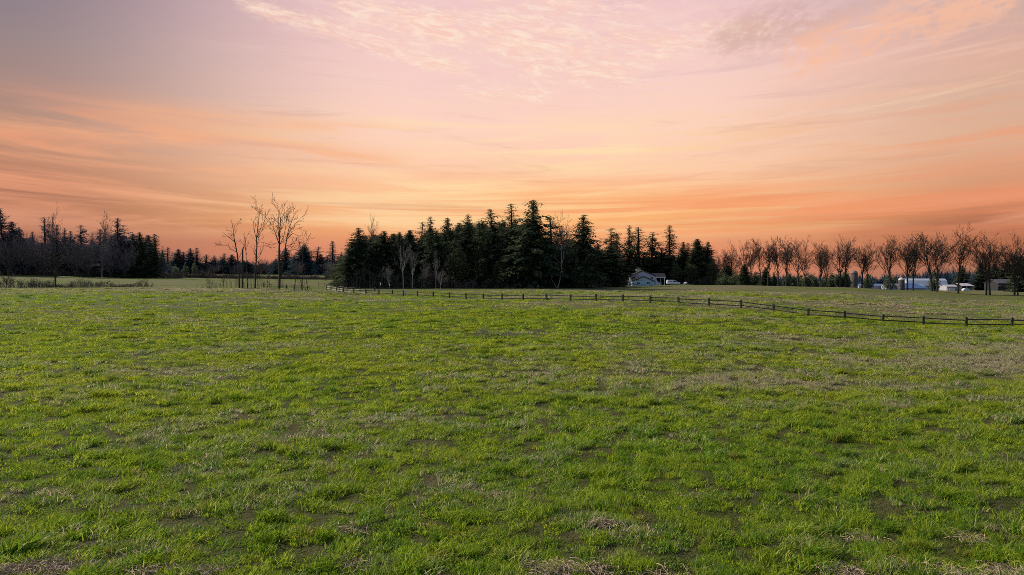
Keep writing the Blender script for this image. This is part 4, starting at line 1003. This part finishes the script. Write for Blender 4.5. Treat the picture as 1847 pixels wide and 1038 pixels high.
# ------------------------------------------------------------------ farm buildings on the right
m_metal = paint('pale_metal_roof', (.30, .33, .42, 1), .5, .12, .6, (3, .2, 1)); m_blue = paint('blue_metal', (.09, .16, .32, 1), .45, .15, .6, (3, .2, 1))
m_pink = paint('pale_pinkish_metal', (.42, .38, .42, 1), .5, .1, 1); m_block = paint('silo_blocks', (.085, .07, .066, 1), .9, .35, 1.6)
BD = 400.0; k = BD/F
gb = lambda px, D=BD: (wx(px, D), D)
def silo(px, top, D, wpx, dome_c, label):
    x = wx(px, D); z = gz(x, D); h = wz(top, D) - z; r = wpx*D/F/2
    o = thing('silo', label, 'silo', (x, D, z))
    m = MB(); m.tube([(0, 0, -.5), (0, 0, h - r*.75)], [r, r], 24)
    m.build('shaft', m_block, o, True)
    for i in range(7):
        m = MB(); zz = (h - r)*(i + .5)/7; m.tube([(0, 0, zz), (0, 0, zz + .12)], [r + .05, r + .05], 24); m.build('hoop', m_trim, o)
    m = MB(); z0 = h - r*.75
    m.tube([(0, 0, z0), (0, 0, z0 + r*.25), (0, 0, z0 + r*.5), (0, 0, z0 + r*.68), (0, 0, z0 + r*.75)], [r + .08, r*.93, r*.72, r*.4, r*.08], 24); m.build('dome', dome_c, o, True)
silo(1540.5, 488, 350, 12.2, paint('rusty_dome', (.22, .15, .13, 1), .7, .3, 1), 'taller dark silo with a rounded rusty dome among the bare trees')
silo(1626, 501, 352, 10.5, paint('pale_dome', (.55, .48, .46, 1), .6, .2, 1), 'shorter dark silo with a pale dome left of the big barn')
# gambrel barn: ridge runs left to right, gable end turned right
x0, x1 = wx(1645, BD), wx(1700, BD); zb = gz((x0 + x1)/2, BD); o = thing('barn', 'big pale metal barn with a gambrel roof behind the bare trees', 'barn', ((x0 + x1)/2, BD, zb), R(-16))
L_ = (x1 - x0)/2 + 1.2; hb = wz(503.5, BD) - zb
m = MB(); m.prism_x([(0, -.5), (11, -.5), (11, hb*.42), (9.2, hb*.80), (5.5, hb - .15), (1.8, hb*.80), (0, hb*.42)], -L_, L_); m.build('wall', paint('barn_blue_grey', (.34, .40, .52, 1), .6, .1, 1), o)
m = MB(); m.prism_x([(-.5, hb*.36), (1.6, hb*.82), (5.5, hb), (9.4, hb*.82), (11.5, hb*.36), (11.6, hb*.40), (9.45, hb*.86), (5.5, hb + .15), (1.55, hb*.86), (-.6, hb*.40)], -L_ - .4, L_ + .4); m.build('roof', m_metal, o)
m = MB(); m.box(L_ + .0, L_ + .06, 3.8, 7.2, -.3, 3.2); m.build('door', paint('barn_door', (.24, .30, .42, 1), .6, .1, 1), o)
x0, x1 = wx(1632, 392), wx(1671, 392); xm = (x0 + x1)/2; o = thing('lean_to_shed', 'low shed with a bright blue sloping roof against the big barn', 'shed', (xm, 392, gz(xm, 392)))
zt = wz(512, 392) - gz(xm, 392); zl = wz(519.5, 392) - gz(xm, 392); hw = (x1 - x0)/2
m = MB(); m.prism_x([(0, -.5), (4, -.5), (4, zt - .2), (0, zl - .2)], -hw, hw); m.build('wall', m_metal, o)
m = MB(); m.add([(-hw - .3, -.4, zl - .25), (hw + .3, -.4, zl - .25), (hw*.35, 4.2, zt), (-hw - .3, 4.2, zt), (-hw - .3, -.4, zl - .1), (hw + .3, -.4, zl - .1), (hw*.35, 4.2, zt + .15), (-hw - .3, 4.2, zt + .15)], [(0, 3, 2, 1), (4, 5, 6, 7), (0, 1, 5, 4), (1, 2, 6, 5), (2, 3, 7, 6), (3, 0, 4, 7)]); m.build('roof', m_blue, o)
def low_shed(pa, pb, top, D, wall, roof, label, name, rise=.45, depth=7.0, cat='shed', eave=.62):
    x0, x1 = wx(pa, D), wx(pb, D); xm = (x0 + x1)/2; z = gz(xm, D); h = wz(top, D) - z; hw = (x1 - x0)/2
    o = thing(name, label, cat, (xm, D, z)); e = h*eave
    m = MB(); m.prism_x([(0, -.5), (depth, -.5), (depth, e), (depth/2, h - .05), (0, e)], -hw, hw); m.build('wall', wall, o)
    m = MB(); m.prism_x([(-.4, e - .12), (depth/2, h), (depth + .4, e - .12), (depth + .4, e), (depth/2, h + .14), (-.4, e)], -hw - .3, hw + .3); m.build('roof', roof, o)
    return o, hw, h
low_shed(1549, 1602, 513, 396, m_pink, m_blue, 'long low farm building with a blue roof right of the taller silo', 'farm_building', eave=.72)
low_shed(1601, 1623, 512.8, 388, m_metal, m_metal, 'small pale metal building left of the shorter silo', 'farm_building', eave=.75)
o, hw, h = low_shed(1708, 1728, 514.5, 380, m_pink, m_pink, 'pinkish white shed right of the big barn', 'farm_shed', eave=.72)
m = MB(); m.box(-.8, .8, -.04, -.01, 0, h*.5); m.build('door', m_metal, o)
# white paddock fence before the shed
x0 = wx(1706, 374); o = thing('paddock_fence', 'short white board fence in front of the pinkish white shed', 'fence', (x0, 374, gz(x0, 374)))
for i in range(5): m = MB(); m.box(i*1.05 - .07, i*1.05 + .07, -.07, .07, -.4, 1.35); m.build('post', m_white, o)
for zz in (.5, 1.05): m = MB(); m.box(-.1, 4.3, -.11, -.075, zz, zz + .16); m.build('rail', m_white, o)
# open shelter
x0, x1 = wx(1736, 372), wx(1756, 372); xm = (x0 + x1)/2; zb = gz(xm, 372); o = thing('open_shelter', 'open-fronted dark shelter under a pale flat roof', 'shelter', (xm, 372, zb)); hw = (x1 - x0)/2
h0, h1 = wz(516.5, 372) - zb, wz(512.3, 372) - zb
m = MB(); m.prism_x([(-.5, h0), (5.2, h1), (5.2, h1 + .18), (-.5, h0 + .18)], -hw - .2, hw + .2); m.build('roof', m_pink, o)
m = MB(); m.box(-hw, hw, 4.4, 4.6, -.5, h1 - .35); m.box(-hw, -hw + .15, .3, 4.39, -.5, h0 - .05); m.build('wall', m_dark, o)
for x in (-hw*.2, hw - .2): m = MB(); m.box(x - .1, x + .1, 0, .2, -.4, h0 + .1); m.build('post', m_white, o)
# dark barn
o, hw, h = low_shed(1800, 1833, 504.5, 410, paint('dark_barn_boards', (.030, .028, .034, 1), .9, .3, 1), paint('dark_barn_roof', (.085, .075, .088, 1), .85, .25, 1), 'dark weathered barn behind the last pair of bare trees', 'barn', depth=12, cat='barn', eave=.66)
m = MB(); m.box(-hw - .35, hw + .35, -1.6, -.45, h*.40, h*.45); m.build('awning', paint('barn_awning', (.15, .135, .15, 1), .8, .2, 1), o)
# white car by the shelter
x_ = wx(1742, 362); o = thing('car', 'small white car parked in front of the open shelter', 'car', (x_, 362, gz(x_, 362)))
m = MB(); m.prism([(-1.6, .25), (1.6, .25), (1.65, .7), (1.0, .85), (.6, 1.3), (-.9, 1.32), (-1.5, .85), (-1.65, .7)], -.75, .75); m.build('body', m_van, o)
m = MB(); m.prism([(-.85, .88), (.75, .88), (.5, 1.22), (-.7, 1.24)], -.765, -.751); m.build('window', m_glass, o)
for x in (-1.0, 1.0): m = MB(); m.tube([(x, -.78, .28), (x, -.55, .28)], [.28, .28], 12); m.build('wheel', m_trim, o)
# farm track behind the row
m = MB()
for i in range(24):
    a, b = wx(1760 + i*6, 345), wx(1766 + i*6, 345)
    m.add([(a, 343, gz(a, 343) + .05), (b, 343, gz(b, 343) + .05), (b, 348, gz(b, 348) + .05), (a, 348, gz(a, 348) + .05)], [(0, 1, 2, 3)])
tag(m.build('farm_track', paint('track_gravel', (.30, .27, .26, 1), .95, .2, 1)), None, None, kind='structure')

# ------------------------------------------------------------------ far-off woods (one mass)
m = MB(); rw = random.Random(9)
ctr, ccr = proto('far', 0); cv = np.empty(len(ccr.vertices)*3); ccr.vertices.foreach_get('co', cv); cv = cv.reshape(-1, 3)
cf = [tuple(p.vertices) for p in ccr.polygons]; ca = [d.value for d in ccr.attributes['shade'].data]
def far_tree(px, top, D, wpx):
    x = wx(px, D); z = gz(x, D) - .5; h = wz(top, D) - z; s = wpx*D/F/2/4.0; a = rw.uniform(0, 6.28); c_, s_ = math.cos(a), math.sin(a)
    o = len(m.v)
    for p in cv: m.v.append((x + (p[0]*c_ - p[1]*s_)*s, D + (p[0]*s_ + p[1]*c_)*s, z + p[2]*h/20))
    m.f += [tuple(i + o for i in f) for f in cf]; m.a += ca
    o = len(m.v); rr_ = wpx*D/F/2*.72
    m.v += [(x + math.cos(q*.785)*rr_*rw.uniform(.8, 1.2), D + math.sin(q*.785)*rr_, z + h*rw.uniform(.0, .12)) for q in range(8)] + [(x, D, z + h*.86)]
    m.f += [(o + q, o + (q + 1) % 8, o + 8) for q in range(8)]; m.a += [.3]*9
sky_x = [1230, 1400, 1560, 1600, 1660, 1700, 1750, 1800, 1850, 1950]; sky_y = [496, 498, 497, 496, 489, 486, 487, 482, 480, 482]
for i in range(150):
    px = 1235 + i*4.5 + rw.uniform(-3, 3); far_tree(px, np.interp(px, sky_x, sky_y) + rw.uniform(-7, 3), rw.uniform(600, 680), rw.uniform(20, 30))
for i in range(70):
    px = 1560 + i*4.6 + rw.uniform(-3, 3); far_tree(px, np.interp(px, sky_x, sky_y) + rw.uniform(1, 9), rw.uniform(520, 560), rw.uniform(22, 32))
for i in range(75):
    px = 285 + i*4.6 + rw.uniform(-3, 3); far_tree(px, rw.uniform(470, 478), rw.uniform(560, 600), rw.uniform(20, 30))
for i in range(40):
    px = -60 + i*9 + rw.uniform(-3, 3); far_tree(px, rw.uniform(440, 460), rw.uniform(400, 430), rw.uniform(26, 36))
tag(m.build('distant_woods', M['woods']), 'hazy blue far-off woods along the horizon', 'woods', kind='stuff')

# ------------------------------------------------------------------ weeds in the field
thicket(858, 948, .70, 62.5, 31, 'grey patch of dead weeds in the middle of the near field', dens=80, mat='weed', depth=1.9, name='dead_weed_patch', cat='weeds', leaf=.3, rad_=.009, rise=.95, fleck=.35)
thicket(948, 990, .18, 49, 32, 'small pale straw-coloured patch of flattened weeds below the grey weed patch', dens=70, mat='weed', depth=.7, name='dead_weed_patch', cat='weeds', leaf=.3, rad_=.008, rise=.4, fleck=.3)
thicket(18, 108, .42, 24.5, 33, 'brown dead weed patch in the near grass at the left picture edge', dens=110, mat='weed', depth=.9, name='dead_weed_patch', cat='weeds', leaf=.1, rad_=.004, rise=.95, fleck=.12)
# dead stalks scattered through the pasture
m = MB(); rs_ = random.Random(17)
for _ in range(2600):
    D = 17 + 110*rs_.random()**1.35; x = rs_.uniform(-.75, .75)*D
    if float(vnoise(x, D, .10)) < .42 and rs_.random() < .8: continue
    z = gz(x, D); h = rs_.uniform(.2, .55); sh = rs_.random()
    for q in range(rs_.randint(1, 3)):
        a = rs_.uniform(0, 6.28); l = h*rs_.uniform(.05, .6); r_ = .0035*(1 + D/70)
        p0 = Vector((x + rs_.gauss(0, .06), D + rs_.gauss(0, .06), z - .02)); p1 = p0 + Vector((math.cos(a)*l*.4, math.sin(a)*l*.4, h*.6)); p2 = p0 + Vector((math.cos(a)*l, math.sin(a)*l, h))
        m.tube([p0, p1, p2], [r_, r_*.8, r_*.5], 3, sh, cap=False)
        for _k in range(2):
            a2 = rs_.uniform(0, 6.28); b = p1.lerp(p2, rs_.random()); m.tube([b, b + Vector((math.cos(a2)*.1, math.sin(a2)*.1, .1))], [r_*.7, r_*.4], 3, sh, cap=False)
tag(m.build('dead_stalks', M['weed']), 'thin grey dead weed stalks scattered through the pasture', 'weed stalks', kind='stuff')
# straw-coloured bare patch on the slope beyond the fence
m = MB()
for px0, px1, D, w in ((1582, 1640, 135, 2.2), (1500, 1580, 133, .5), (1595, 1630, 116, .8), (1240, 1285, 176, 1.6), (1640, 1720, 112, .7)):
    for _ in range(int((px1 - px0)*26*min(1, w))):
        D_ = D + rs_.gauss(0, w*.9); x = wx(rs_.uniform(px0, px1) + rs_.gauss(0, 5), D_); z = gz(x, D_) + rs_.uniform(.05, .22); a = rs_.uniform(0, 6.28); l = rs_.uniform(.15, .4)
        m.add([(x - math.cos(a)*l, D_ - math.sin(a)*l, z), (x + math.sin(a)*.05, D_ - math.cos(a)*.05, z + .03), (x + math.cos(a)*l, D_ + math.sin(a)*l, z)], [(0, 1, 2)])
tag(m.build('scattered_straw', m_straw), 'pale straw scattered on the grassy slope beyond the fence', 'straw', kind='stuff')
